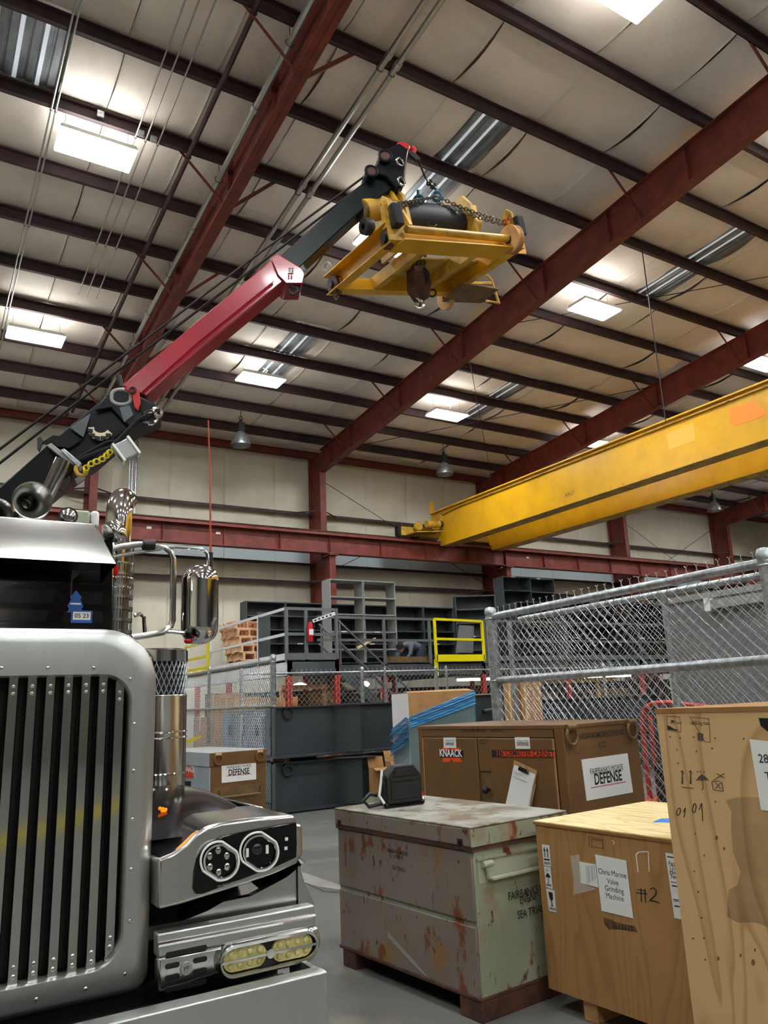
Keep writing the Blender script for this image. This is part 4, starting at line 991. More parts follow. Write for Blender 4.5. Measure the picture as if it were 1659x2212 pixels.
tp_('hook', MB().tube(pts, [.03, .035, .036, .036, .036, .034, .03, .022, .014], 10), 'steel_pol', HB)
tp_('side_ring', MB().torus(tloc(934, 633, 1, .9), .05, .014, (1, 1, 0), 16, 6), 'dark_steel')
# maintenance platform with blue controls
pz = -.1
P = [tloc(x, y, 2, pz) for x, y in ((955, 652), (1040, 655), (1078, 625), (1000, 612))]
tp_('platform', MB().prism(P, (0, 0, .02)), 'wood_dark', smooth=False)
q = tloc(1040, 608, 1, 1.7); e_ = tloc(1062, 605, 1, 1.7); b_ = tloc(1078, 655, 1, 1.7); c_ = tloc(1050, 650, 1, 1.7)
tp_('platform_rail', MB().tube([tloc(985, 612, 1, 1.7), tloc(1060, 612, 1, 1.7)], .03, 6).tube([tloc(1052, 594, 1, 1.7), e_, b_, c_], .024, 6), YD)
cc = tloc(1000, 625, 1, 1.75); tp_('control_box', MB().cb(cc, (.5, .14, .16)), 'boom_green', bevel=.01)
mat('blue_paint', (40, 66, 120), .4); cc = tloc(1012, 622, 1, 1.66); tp_('control_panel', MB().cb(cc, (.36, .02, .1)), 'blue_paint')
tp_('limit_switch', MB().torus(tloc(707, 577, 1, 1.55), .06, .018, (1, .3, 0), 14, 6).cyl(tloc(712, 590, 1, 1.5), tloc(728, 578, 1, 1.4), .02), 'shelf_light')
tp_('hanging_wire', MB().tube([tloc(722, 640, 1, 1.55), tloc(726, 648, 1, 1.55), tloc(731, 640, 1, 1.55)], .01, 5), 'shelf_light')
# rigging: wire sling from the boom tip, hooks and chains to the lugs
def link(mb, a, b, k_, r, w):
    d = (b-a); L = d.length; d.normalize(); u = d.orthogonal().normalized(); v = d.cross(u)
    if k_ % 2: u = v
    pts = []
    for i in range(10):
        t = 2*math.pi*i/10; pts.append(a.lerp(b, .5)+d*(L*.68*math.cos(t))+u*(w*math.sin(t)))
    mb.tube(pts, r, 5, closed=True)
def chain(P, step, r, w, name, label, m='dark_steel'):
    t = thing(name, label, 'chain', P[0], group='lifting chains on the trolley')
    pts = []; acc = [V(p) for p in P]
    total = sum((b-a).length for a, b in zip(acc, acc[1:])); n = max(2, int(total/step))
    def at(s):
        for a, b in zip(acc, acc[1:]):
            l = (b-a).length
            if s <= l: return a.lerp(b, s/l)
            s -= l
        return acc[-1]
    mb = MB()
    for i in range(n): link(mb, at(total*i/n), at(total*(i+1)/n), i, r, w)
    o = mb.build('links', m, t); o['kind'] = 'stuff'
    return t
wp = lambda px, py, ax, v: TM @ tloc(px, py, ax, v)
J = wp(943, 424, 1, .4); LS = wp(836, 440, 1, .05); RS = wp(1100, 482, 1, .0); J2 = wp(905, 432, 1, .38)
sag = lambda a, b, s, n=7: [a.lerp(b, i/n)-V((0, 0, s*4*(i/n)*(1-i/n))) for i in range(n+1)]
mat('chain_steel', (92, 86, 76), .4, .7)
chain(sag(J, RS, .03), .045, .008, .02, 'lifting_chain', 'upper strand of steel chain running to the far lug of the trolley', 'chain_steel')
chain(sag(J+V((0, 0, -.1)), RS+V((-.03, 0, -.05)), .02), .045, .008, .02, 'lifting_chain', 'lower strand of steel chain running to the far lug of the trolley', 'chain_steel')
chain(sag(LS, J, .02), .045, .008, .02, 'lifting_chain', 'steel chain running from the near red shackle to the blue hooks', 'chain_steel')
chain(sag(LS+V((.05, 0, -.06)), J2, .02), .045, .008, .02, 'lifting_chain', 'short lower steel chain between the near shackle and the first blue hook', 'chain_steel')
E1 = wp(953, 432, 1, .38)
chain(sag(J2, E1, .42, 14), .042, .007, .018, 'lifting_chain', 'slack loop of chain hanging in front of the rope drum', 'chain_steel')
mat('hook_blue', (60, 110, 135), .4, .3)
for nm, p, lab in (('chain_hook', J2, 'blue grab hook shortening the chain above the drum'), ('chain_hook', J, 'blue master link hook under the wire sling')):
    t = MB().torus(p, .06, .02, CF, 14, 7).cyl(p+V((0, 0, .05)), p+V((0, 0, .14)), .025).build(nm, 'hook_blue'); tag(t, lab, 'hook', 'blue chain hooks')
for p, lab in ((LS, 'red pin shackle at the motor end of the trolley'), (RS, 'red pin shackle at the drive wheel end of the trolley')):
    t = thing('shackle', lab, 'shackle', p, group='red shackles')
    MB().torus(p, .055, .016, (0, 1, .3), 14, 7).build('bow', 'hot_red', t); MB().cyl(p+V((-.09, 0, -.04)), p+V((.09, 0, -.04)), .016, n=8).build('pin', 'hot_red', t)
tip = bp(884, 330, 0)
t = thing('wire_sling', 'greased wire sling hanging from the red hook at the boom tip', 'sling', tip)
k1 = bp(903, 345, 0); k2 = tip.lerp(J, .62)
MB().tube([tip, k1, k2], .014, 6).build('wire', 'rope', t)
MB().prism([bp(x, y, .03) for x, y in ((882, 322), (898, 330), (909, 343), (900, 346), (886, 334))], -BN*.06).build('hook_block_plate', 'dark_steel', t, bevel=.006)
MB().tube([bp(x, y, .0) for x, y in ((872, 318), (880, 328), (892, 332), (896, 326), (890, 318))], .03, 8).build('red_hook', 'hot_red', t)
mb = MB()
P = [k2.lerp(J+V((0, 0, .12)), i/5) for i in range(6)]
for i in range(5): link(mb, P[i], P[i+1], i, .016, .035)
mb.build('ferrule_links', 'chain_steel', t)
# ------------------------------------------------------------------ crates and tool boxes in the foreground
class BF:
    """box frame: local x along the front from its left corner, y into the depth, z up; maps pixels onto its faces"""
    def __init__(s, o, xd):
        s.M = frame((o[0], o[1], 0), (xd[0], xd[1], 0), z=(0, 0, 1)); s.I = s.M.inverted()
    def hit(s, px, py, ax, v):
        o = s.I @ CAM; d = s.I.to_3x3() @ ray(px, py); return o+d*((v-o[ax])/d[ax])
    def fr(s, px, py, d=0): return s.hit(px, py, 1, -d)
    def sd(s, px, py, x): return s.hit(px, py, 0, x)
    def top(s, px, py, z): return s.hit(px, py, 2, z)
def near(x, y, deg, a):       # from the fitted near (front right) corner
    t = math.radians(deg); return BF((x+math.cos(t)*a, y+math.sin(t)*a), (-math.cos(t), -math.sin(t)))
FRN = lambda c: frame(c, (1, 0, 0), y=(0, 0, 1))      # text frame on a front face
SDE = lambda c: frame(c, (0, 1, 0), y=(0, 0, 1))      # text frame on a right-hand side face
def decal(parent, name, pts, ext, m):
    return MB().prism(pts, ext).build(name, m, parent, world=False, smooth=False)

# ---- rusty green gang box
A, B, H1 = 1.334, .784, .967
g = near(2.739, 3.657, 95.6, A)
GB = thing('gang_box', 'rusty grey-green steel gang box with stencilled lettering and black case on top', 'tool box', M=g.M)
b_ = lambda n, mb, m, p=GB, **k: mb.build(n, m, p, world=False, **k)
zs = g.fr(880, 1957).z
b_('body', MB().box((0, .012, .1), (A, B, .84)), 'rust_green', bevel=.004)
b_('front_panel', MB().box((.006, .0, .115), (A-.006, .014, zs-.012)), 'rust_front', bevel=.006)
b_('front_panel', MB().box((.006, .0, zs+.012), (A-.006, .014, .835)), 'rust_front', bevel=.006)
b_('bottom_flange', MB().box((-.004, -.004, .1), (A+.006, B, .118)), 'rust_solid', bevel=.003)
LD = b_('lid', MB().box((-.012, -.012, .862), (A+.014, B+.01, .955)), 'rust_front', bevel=.006)
b_('lid_side', MB().box((A+.0135, -.012, .862), (A+.0155, B+.01, .954)), 'rust_green', LD)
b_('lid_top', MB().box((-.012, -.012, .955), (A+.014, B+.01, H1)), 'rust_lid', LD, bevel=.005)
b_('lid_lip', MB().box((-.006, -.008, .838), (A+.01, B, .862)), 'rust_solid', LD)
for x0, x1 in ((.03, .17), (A-.17, A)): b_('skid', MB().box((x0, -.0, 0), (x1+.004, B, .1)), 'rust_solid', bevel=.006)
for px, py in ((736, 1780), (997, 1822)):
    c = g.fr(px, py, .0); HP = b_('hasp', MB().box((c.x-.03, -.012, c.z-.03), (c.x+.03, .0, c.z+.03)), 'rust_solid', bevel=.004)
    b_('hasp_slot', MB().box((c.x-.014, -.014, c.z-.014), (c.x+.014, -.011, c.z+.014)), 'black', HP)
# lifting handle in a recess of the side
r0, r1 = g.sd(1024, 1912, A).z, g.sd(1021, 1862, A).z
b_('handle_recess', MB().box((A-.002, .04, r0), (A+.003, B-.05, r1)), 'green_grey')
b_('recess_shadow_lip', MB().box((A, .03, r1), (A+.012, B-.03, r1+.012)), 'rust_green')
b_('lifting_handle', MB().tube([(A+.018, .09, r1-.02), (A+.02, .1, r0+.025), (A+.02, .13, r0+.015), (A+.02, B-.1, r0+.015), (A+.018, B-.08, r1-.02)], .012, 8), 'green_grey')
b_('handle_hinge', MB().cyl((A+.02, .06, r1-.02), (A+.02, .13, r1-.02), .018, n=10), 'green_grey')
for txt, px, py, sz in (('FAIRBANKS MORSE', 858, 1841, .034), ('ENGINE', 862, 1852, .03), ('SEA TRIALS', 861, 1877, .036)):
    c = g.fr(px, py, .001); text(txt, 'ink', GB, FRN((c.x, -.0015, c.z)), sz, 'stencil', .006, .72)
for txt, px, py, sz, al in (('FAIRBANKS MORSE', 1097, 1938, .06, 'LEFT'), ('ENGINE', 1122, 1946, .05, 'LEFT'), ('SEA TRIALS', 1117, 1978, .06, 'LEFT')):
    c = g.sd(px, py, A+.002); text(txt, 'ink', GB, SDE((A+.0042, c.y, c.z)), sz, 'stencil', .004, .8, al)
decal(GB, 'scratch', [(x_, -.0012, z_) for x_, z_ in [(g.fr(x, y).x, g.fr(x, y).z) for x, y in ((838, 2010), (846, 2022), (885, 2065), (922, 2108), (918, 2108), (876, 2066), (838, 2024))]], (0, .001, 0), 'shelf_light')
# ---- black hard case on the lid
zL = H1+.002
p0, p1 = onZ(839, 1747, zL), onZ(916, 1737, zL)
cw_ = (p1-p0).length; CM = frame(p0, p1-p0, z=(0, 0, 1))
CS = thing('hard_case', 'black ribbed hard-shell case standing on the rusty lid', 'case', M=CM)
hc = .27
def outl(e=0): return [(0+e, 0, .02), (cw_-e, 0, .02), (cw_-e, 0, hc-.075), (cw_-.065-e*.5, 0, hc-e), (.065+e*.5, 0, hc-e), (0+e, 0, hc-.075)]
CM_ = b_('shell', MB().prism([(x, y+.01, z) for x, y, z in outl()], (0, .075, 0)), 'black', CS, bevel=.014, seg=3)
b_('back_shell', MB().prism([(x, y+.09, z-.01) for x, y, z in outl(.012)], (0, .04, 0)), 'rubber', CS, bevel=.012)
for z0, z1, e in ((.05, .15, .035), (.165, .185, .03)): b_('rib_panel', MB().box((e, .004, z0), (cw_-e, .012, z1)), 'rubber', CS, bevel=.004)
b_('rib_panel', MB().prism([(.05, .004, .195), (cw_-.05, .004, .195), (cw_-.085, .004, hc-.03), (.085, .004, hc-.03)], (0, .008, 0)), 'rubber', CS, bevel=.003)
b_('foot_bar', MB().cyl((.0, .02, .012), (cw_, .02, .012), .012, n=10), 'black_gloss', CS)
b_('foot_pad', MB().ball((.0, .02, .016), .018, 8), 'black_gloss', CS); b_('foot_pad', MB().ball((cw_, .02, .016), .018, 8), 'black_gloss', CS)
b_('white_strap', MB().tube([(-.01, .03, .03), (-.03, .06, .08), (-.005, .07, .17), (.01, .08, .24)], .009, 8), 'paper', CS)
b_('strap_loop', MB().tube([(-.01, .06, .03), (-.09, .1, .015), (-.12, .12, .05), (-.07, .12, .09), (-.02, .1, .08)], .014, 8), 'black', CS)
b_('red_button', MB().cyl((cw_+.002, .04, .05), (cw_+.014, .04, .075), .014, n=10), 'hot_red', CS); b_('latch', MB().ball((cw_+.012, .03, .028), .016, 8), 'chrome', CS)

# ---- brown plywood crate
t_ = math.radians(4.1); WB, DB, z0, z1 = .98, 1.041, .1, .96
br = BF((3.159, 3.593), (math.sin(t_), -math.cos(t_)))
CR1 = thing('plywood_crate', 'brown plywood crate numbered 2 beside the rusty green box', 'crate', M=br.M)
c_ = lambda n, mb, m, p=CR1, **k: mb.build(n, m, p, world=False, **k)
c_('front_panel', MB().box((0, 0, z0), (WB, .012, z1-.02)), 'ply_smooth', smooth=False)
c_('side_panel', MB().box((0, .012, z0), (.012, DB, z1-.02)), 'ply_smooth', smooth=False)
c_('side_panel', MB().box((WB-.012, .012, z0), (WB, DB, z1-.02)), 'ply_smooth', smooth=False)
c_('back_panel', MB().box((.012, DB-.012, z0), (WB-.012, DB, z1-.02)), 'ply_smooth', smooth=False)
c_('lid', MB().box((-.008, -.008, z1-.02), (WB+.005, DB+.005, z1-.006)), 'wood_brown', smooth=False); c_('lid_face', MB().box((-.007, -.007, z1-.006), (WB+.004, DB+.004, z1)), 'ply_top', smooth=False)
for x in (.22, .62, .9): c_('skid', MB().box((x, .02, 0), (x+.09, DB-.02, z0)), 'wood_raw', bevel=.004)
c_('floor_panel', MB().box((.012, .012, z0), (WB-.012, DB-.012, z0+.02)), 'wood_raw', smooth=False)
def fq(bx, pts, d=.0015): return [V((bx.fr(x, y).x, -d, bx.fr(x, y).z)) for x, y in pts]
def Z5(pts): return [(1140+x/3.1965, 1720+y/3.1965) for x, y in pts]
def sheet(bx, pr, name, pts, m, d=.002, th=.001): return decal(pr, name, fq(bx, Z5(pts), d), (0, th, 0), m)
# arrow, umbrella and glass labels
for pts, sym in ((((98, 332), (150, 338), (163, 488), (112, 478)), 'arrow'), (((113, 484), (158, 492), (175, 642), (128, 628)), 'umbrella'), (((128, 636), (185, 650), (198, 803), (148, 790)), 'glass')):
    S = sheet(br, CR1, 'handling_label', pts, 'paper_white')
    q = [V(v) for v in fq(br, Z5(pts), .003)]; o = q[0]; ux = q[1]-q[0]; uz = q[3]-q[0]
    P = lambda u, v: o+ux*u+uz*v
    mk = lambda pl: decal(CR1, 'handling_symbol', [P(u, v) for u, v in pl], (0, .0006, 0), 'ink')
    if sym == 'arrow':
        for c in (.3, .68): mk([(c-.05, .6), (c+.05, .6), (c+.05, .3), (c+.14, .3), (c, .1), (c-.14, .3), (c-.05, .3)])
        mk([(.12, .66), (.88, .66), (.88, .73), (.12, .73)])
    elif sym == 'umbrella':
        mk([(.1, .5), (.3, .35), (.5, .28), (.7, .35), (.9, .5)]); mk([(.47, .5), (.53, .5), (.53, .74), (.44, .8), (.36, .74), (.4, .72), (.46, .75)])
        for c in (.25, .45, .65): mk([(c, .2), (c+.04, .2), (c+.0, .1), (c-.04, .1)])
    else:
        mk([(.25, .12), (.75, .12), (.72, .4), (.55, .52), (.55, .7), (.7, .75), (.3, .75), (.45, .7), (.45, .52), (.28, .4)])
    for v in (.82, .88): mk([(.12, v), (.88, v), (.88, v+.025), (.12, v+.025)])
NS = sheet(br, CR1, 'paper_notice', ((468, 401), (682, 443), (732, 843), (513, 790)), 'paper_white', .004)
for s, x, y in (('Chris Marine', 586, 533), ('Valve', 590, 592), ('Grinding', 600, 645), ('Machine', 605, 697)):
    c = br.fr(1140+x/3.1965, 1720+y/3.1965); text(s, 'ink', CR1, FRN((c.x, -.0045, c.z)), .038, 'notice_lettering', 0, .9)
sheet(br, CR1, 'packing_slip', ((358, 450), (470, 470), (490, 630), (365, 598)), 'paper_white', .003)
sheet(br, CR1, 'clear_tape', ((295, 410), (360, 402), (372, 600), (480, 640), (320, 680), (318, 560)), 'tape_clear', .0035)
for i, x in enumerate((405, 416, 424, 438, 446, 460)): sheet(br, CR1, 'slip_bar', ((x, 478), (x+3, 478), (x+12, 605-i*6), (x+9, 605-i*6)), 'shelf_light', .0042, .0004)
ST = [((420, 275), (518, 298), (522, 302), (424, 279)), ((420, 275), (424, 275), (430, 345), (426, 345)), ((426, 343), (520, 358), (522, 362), (428, 347)), ((516, 298), (520, 299), (524, 360), (519, 360)), ((438, 280), (440, 280), (446, 347), (443, 347))]
for pl in ST: sheet(br, CR1, 'ink_stamp', pl, 'ink_soft', .0015, .0004)
for i in range(6): sheet(br, CR1, 'ink_stamp', ((448+i*11, 292+i*2), (454+i*11, 293+i*2), (456+i*11, 303+i*2), (450+i*11, 302+i*2)), 'ink_soft', .0015, .0004)
c = br.fr(1140+833/3.1965, 1720+688/3.1965)
for pl in (((757, 640), (818, 650), (818, 656), (757, 646)), ((750, 662), (825, 672), (825, 679), (750, 669)), ((779, 635), (785, 635), (790, 730), (783, 730)), ((806, 640), (812, 640), (818, 735), (811, 735)),
           ((842, 640), (870, 628), (893, 650), (890, 680), (855, 718), (885, 722), (915, 738), (914, 743), (880, 730), (838, 722), (845, 712), (882, 678), (885, 652), (868, 636), (845, 646))):
    sheet(br, CR1, 'marker_number', pl, 'ink', .0015, .0004)
sheet(br, CR1, 'smudged_stencil', ((525, 838), (570, 850), (640, 880), (740, 895), (760, 940), (640, 920), (560, 922), (528, 880)), 'smear_soft', .0012, .0004)
for i in range(7): sheet(br, CR1, 'stencil_smear', ((580+i*22, 862+i*5), (592+i*22, 864+i*5), (596+i*22, 912+i*4), (584+i*22, 910+i*4)), 'smear_soft', .0016, .0004)
for pl in (((745, 400), (765, 382), (770, 386), (752, 404), (766, 525), (760, 528)), ((768, 382), (830, 380), (832, 386), (770, 388)), ((830, 382), (835, 384), (842, 520), (836, 520)), ((582, 300), (602, 318), (590, 335), (587, 332), (596, 318), (580, 304))):
    sheet(br, CR1, 'adhesive_mark', pl, 'paper', .0012, .0004)
AL = sheet(br, CR1, 'address_label', ((952, 388), (1080, 410), (1130, 870), (1015, 838)), 'paper_white', .003)
for s, x, y, sz, bd in (('Fairbanks', 975, 462, .026, .01), ('12253', 980, 490, .026, .004), ('Houston', 983, 520, .026, .02), ('Texas', 986, 551, .026, .02)):
    c = br.fr(1140+x/3.1965, 1720+y/3.1965); text(s, 'ink', CR1, FRN((c.x, -.0035, c.z)), sz, 'label_lettering', bd, .95, 'LEFT')
for x, y, w2, h2 in ((966, 412, 60, 8), (990, 588, 55, 5), (998, 612, 50, 9), (1008, 708, 60, 6), (1010, 720, 60, 3), (1015, 752, 55, 9)):
    sheet(br, CR1, 'label_line', ((x, y), (x+w2, y+w2*.15), (x+w2+1, y+w2*.15+h2), (x+1, y+h2)), 'ink', .0038, .0004)
P = [V((*br.top(x, y, z1+.001).to_2d(), z1+.0008)) for x, y in ((1410, 1776), (1428, 1768), (1462, 1768), (1462, 1776), (1436, 1776))]
decal(CR1, 'blue_tape', P, (0, 0, .0008), 'tape_blue')

# ---- tall plywood crate
tl = BF((3.068, 2.567), (.098, -.995)); WT, DT, HT = 1.25, 1.0, 1.57
CR2 = thing('tall_crate', 'tall pale plywood crate marked 01 01 standing closest to the fence', 'crate', M=tl.M)
d_ = lambda n, mb, m, p=CR2, **k: mb.build(n, m, p, world=False, **k)
d_('front_panel', MB().box((0, 0, .09), (WT, .018, HT-.02)), 'ply_grain', smooth=False)
d_('side_panel', MB().box((0, .018, .09), (.018, DT, HT-.02)), 'ply_grain', smooth=False)
d_('side_panel', MB().box((WT-.018, .018, .09), (WT, DT, HT-.02)), 'ply_grain', smooth=False)
d_('back_panel', MB().box((.018, DT-.018, .09), (WT-.018, DT, HT-.02)), 'ply_grain', smooth=False)
d_('lid', MB().box((-.004, -.004, HT-.02), (WT+.004, DT, HT)), 'wood_brown', smooth=False)
for x in (.05, .58, 1.1): d_('skid', MB().box((x, .02, 0), (x+.09, DT-.02, .09)), 'wood_raw', bevel=.004)
def Z6(pts): return [(1400+x/3.106, 1500+y/3.106) for x, y in pts]
def sh2(name, pts, m, d=.0015, th=.0006): return decal(CR2, name, [V((tl.fr(x, y).x, -d, tl.fr(x, y).z)) for x, y in Z6(pts)], (0, th, 0), m)
def ln2(name, a, b, w_=4, m='ink_soft', d=.0015):
    (x0, y0), (x1, y1) = a, b; L = math.hypot(x1-x0, y1-y0); nx, ny = -(y1-y0)/L*w_/2, (x1-x0)/L*w_/2
    return sh2(name, ((x0-nx, y0-ny), (x1-nx, y1-ny), (x1+nx, y1+ny), (x0+nx, y0+ny)), m, d)
for box_ in (((125, 145), (213, 152), (222, 252), (132, 240)), ((280, 150), (408, 162), (418, 322), (385, 318))):
    for a, b in zip(box_, box_[1:]+box_[:1]): ln2('ink_stamp', a, b, 3)
sh2('stamp_blot', ((128, 205), (150, 215), (175, 232), (200, 235), (198, 243), (130, 235)), 'ink', .0014); sh2('stamp_blot', ((152, 172), (185, 178), (160, 188)), 'ink', .0014)
c = tl.fr(1400+348/3.106, 1500+193/3.106); text('1400 kg max.', 'ink', CR2, FRN((c.x, -.0012, c.z)), .026, 'weight_stamp', 0, .75)
c = tl.fr(1400+188/3.106, 1500+192/3.106); text('897x1050mm', 'ink_soft', CR2, FRN((c.x, -.0012, c.z)), .014, 'size_stamp', 0, .8)
sh2('stamp_pattern', ((330, 258), (370, 262), (372, 312), (335, 308)), 'ink_soft', .0012)
for x in (230, 285):
    sh2('arrow_stamp', ((x-6, 600), (x+8, 602), (x+4, 530), (x+14, 532), (x, 505), (x-12, 520), (x-3, 526)), 'ink_soft')
ln2('arrow_stamp', (228, 622), (306, 630), 6)
sh2('umbrella_stamp', ((322, 578), (340, 552), (362, 533), (390, 555), (412, 580), (390, 574), (366, 580), (345, 574)), 'ink_soft')
for a, b in (((366, 580), (370, 632)), ((370, 632), (360, 640)), ((330, 525), (337, 512)), ((350, 525), (357, 512)), ((372, 527), (380, 514)), ((428, 585), (440, 640)), ((440, 640), (505, 650)), ((505, 650), (495, 588)), ((428, 585), (480, 582)), ((440, 575), (512, 530)), ((460, 530), (512, 560)), ((455, 595), (490, 635)), ((490, 590), (452, 632))): ln2('handling_stamp', a, b, 5)
for pl in ([(200, 770), (192, 790), (196, 812), (210, 808), (220, 780), (214, 762), (200, 768)], [(236, 790), (252, 760), (242, 825)], [(306, 740), (298, 770), (304, 795), (318, 785), (324, 750), (314, 730), (304, 742)], [(342, 775), (360, 735), (368, 850)], [(352, 742), (362, 730)]):
    for a, b in zip(pl, pl[1:]): ln2('marker_number', a, b, 5, 'ink')
for x, y, r in ((460, 962, 11), (472, 1772, 10), (622, 1750, 9), (705, 1798, 15), (718, 1715, 8), (325, 383, 6), (317, 935, 6), (378, 1080, 6), (195, 372, 5), (512, 1035, 8)):
    d_('knot', MB().add([(tl.fr(*Z6([(x+r*math.cos(a)*.8, y+r*1.5*math.sin(a))])[0]).x, -.0012, tl.fr(*Z6([(x+r*math.cos(a)*.8, y+r*1.5*math.sin(a))])[0]).z) for a in [i*.6283 for i in range(10)]], [tuple(range(9, -1, -1))]), 'wood_dark', smooth=False)
for x, y in ((148, 285), (216, 292), (306, 287), (450, 294), (642, 298), (202, 462), (430, 362), (452, 720), (312, 1188), (337, 1325), (302, 1638), (375, 1635), (384, 1780), (360, 1500)):
    c = tl.fr(*Z6([(x, y)])[0]); d_('nail_hole', MB().cyl((c.x, -.0012, c.z), (c.x, .001, c.z), .0035, n=6), 'ink')
sh2('grey_stain', ((520, 712), (600, 688), (720, 690), (830, 700), (830, 1570), (720, 1530), (600, 1530), (530, 1490), (540, 1310), (600, 1280), (620, 1190), (570, 1060), (555, 880), (560, 790)), 'stain_soft', .0008, .0004)
sh2('black_mark', ((742, 158), (840, 160), (840, 250), (800, 248), (755, 210)), 'black', .001)
PN = sh2('paper_notice', ((682, 300), (860, 320), (900, 790), (760, 775)), 'paper_white', .003)
for s, x, y in (('28/30', 742, 432), ('T', 786, 552)):
    c = tl.fr(*Z6([(x, y)])[0]); text(s, 'ink', CR2, FRN((c.x, -.0042, c.z)), .05, 'notice_lettering', .004, .9, 'LEFT')

# ---- brown steel tool cabinet
AJ, BJ, HJ = 1.57, .97, 1.44
j = near(4.149, 4.33, 99, AJ)
JB = thing('tool_cabinet', 'brown steel tool cabinet with two doors behind the rusty green box', 'tool cabinet', M=j.M)
e_ = lambda n, mb, m, p=JB, **k: mb.build(n, m, p, world=False, **k)
e_('body', MB().box((0, .02, .1), (AJ, BJ, HJ-.004)), 'tan_paint', bevel=.006)
e_('top_plate', MB().box((-.004, .0, HJ-.03), (AJ+.006, BJ+.004, HJ)), 'tan_paint', bevel=.004)
zd = j.fr(1000, 1594).z
e_('header', MB().box((.04, .004, zd+.006), (AJ-.1, .02, HJ-.03)), 'tan_paint', bevel=.003)
for x0, x1 in ((0, .05), (AJ-.085, AJ)): e_('corner_post', MB().box((x0, .0, .1), (x1, .02, HJ-.03)), 'tan_paint', bevel=.004)
xA, xB, xC, xD = j.fr(917, 1620).x, j.fr(1032, 1620).x, j.fr(1060, 1620).x, j.fr(1197, 1620).x
for x0, x1 in ((xA, xB), (xC, xD)):
    DO = e_('door', MB().box((x0, -.014, .16), (x1, .02, zd)), 'tan_paint', bevel=.006)
e_('centre_cover', MB().box((xB+.006, -.004, j.fr(1045, 1666).z), (xC-.006, .018, zd)), 'tan_paint', bevel=.004)
e_('latch_recess', MB().box((xB+.004, .008, .16), (xC-.004, .022, j.fr(1045, 1666).z)), 'wood_dark')
c = j.fr(1058, 1706); e_('door_knob', MB().ball((c.x-.01, -.04, c.z), .028, 10).cyl((c.x-.01, -.03, c.z), (c.x-.01, .02, c.z), .012), 'black')
for x in (xA-.008, xD+.004): e_('hinge_rod', MB().cyl((x, -.006, .16), (x, -.006, zd), .007, n=8), 'tan_edge')
# lettering and stickers
def jt(s, px, py, sz, bold=0, sx=1, m='ink', d=.016, al='CENTER'): c = j.fr(px, py, d); return text(s, m, JB, FRN((c.x, -d, c.z)), sz, 'lettering', bold, sx, al)
jt('FAIRBANKS MORSE', 1023, 1577.5, .045, .01, .7, d=-.003); jt('DEFENSE', 1073, 1577, .045, .01, .7, d=-.003); jt('ALCO', 1044, 1603, .05, .005, .6, d=.0045)
def jq(name, pts, m, d, th=.001): return decal(JB, name, [V((j.fr(x, y, d).x, -d, j.fr(x, y, d).z)) for x, y in pts], (0, th, 0), m)
def Z1(pts): return [(890+x/4.74, 1530+y/4.74) for x, y in pts]
jq('logo_letter', Z1(((310, 402), (372, 402), (372, 440), (415, 402), (500, 402), (455, 455), (518, 550), (425, 550), (398, 512), (385, 550), (318, 550))), 'logo_orange', .0155)
jq('logo_outline', Z1(((275, 435), (520, 432), (526, 505), (285, 505))), 'ink', .0163, .0006)
jt('KNAACK', 973, 1627.5, .082, .02, .78, 'white_ink', .0175)
for cx, cy, s_ in ((970.6, 1605, 1), (1128.5, 1605.5, 1.0)):
    jq('maker_sticker', ((cx-13, cy-12), (cx+14, cy-12), (cx+15, cy+11), (cx-12, cy+11)) if cx < 1000 else ((cx-17, cy-13), (cx+15, cy-13), (cx+17, cy+12), (cx-15, cy+12)), 'paper_white', .0168)
    jt('DEFENSE', cx+.5, cy+2, .03 if cx < 1000 else .036, .015, .82, d=.0182); jt('FAIRBANKS MORSE', cx+.5, cy-5, .012, 0, 1, d=.0182)
jq('model_label', Z1(((815, 430), (1462, 432), (1462, 505), (820, 495))), 'label_orange', .0152)
jq('model_block', Z1(((815, 430), (932, 431), (936, 497), (820, 495))), 'ink', .016, .0006); jq('label_border', Z1(((815, 428), (1462, 430), (1462, 436), (815, 434))), 'ink', .016, .0006); jq('label_border', Z1(((820, 493), (1462, 500), (1462, 506), (820, 499))), 'ink', .016, .0006)
jt('112', 890+897/4.74, 1530+465/4.74, .062, .01, .8, 'label_orange', .0172); jt('JOBMASTER CABINET', 890+1195/4.74, 1530+466/4.74, .062, .01, .8, 'ink', .0172)
def js(s, px, py, sz, bold=0, sx=1): c = j.sd(px, py, AJ+.001); return text(s, 'ink', JB, SDE((AJ+.001, c.y, c.z)), sz, 'lettering', bold, sx)
js('FAIRBANKSMORSE', 1281, 1589, .062, .008, .82); js('DEFENSE', 1332, 1583, .062, .008, .82); js('ALCO', 1301, 1609, .06, .005, .65)
def jsq(name, pts, m, d, th=.001): return decal(JB, name, [V((AJ+d, j.sd(x, y, AJ+d).y, j.sd(x, y, AJ+d).z)) for x, y in pts], (-th, 0, 0), m)
jsq('company_sign', ((1256, 1641), (1355.6, 1627), (1367.6, 1711.6), (1267.4, 1730)), 'paper_white', .003, .002)
c0, c1 = j.sd(1273, 1669, AJ+.004), j.sd(1347, 1655, AJ+.004)
w_ = (c1-c0).length
c = j.sd(1310, 1662, AJ); text('FAIRBANKS MORSE', 'ink', JB, SDE((AJ+.0042, c.y, c.z)), .058, 'sign_lettering', 0, .88)
c = j.sd(1313, 1680, AJ); text('DEFENSE', 'ink', JB, SDE((AJ+.0042, c.y, c.z)), .112, 'sign_lettering', .024, .82)
jsq('sign_rule', ((1277, 1701), (1352, 1688), (1352, 1689.6), (1277, 1702.6)), 'red_ink', .0045, .0006)
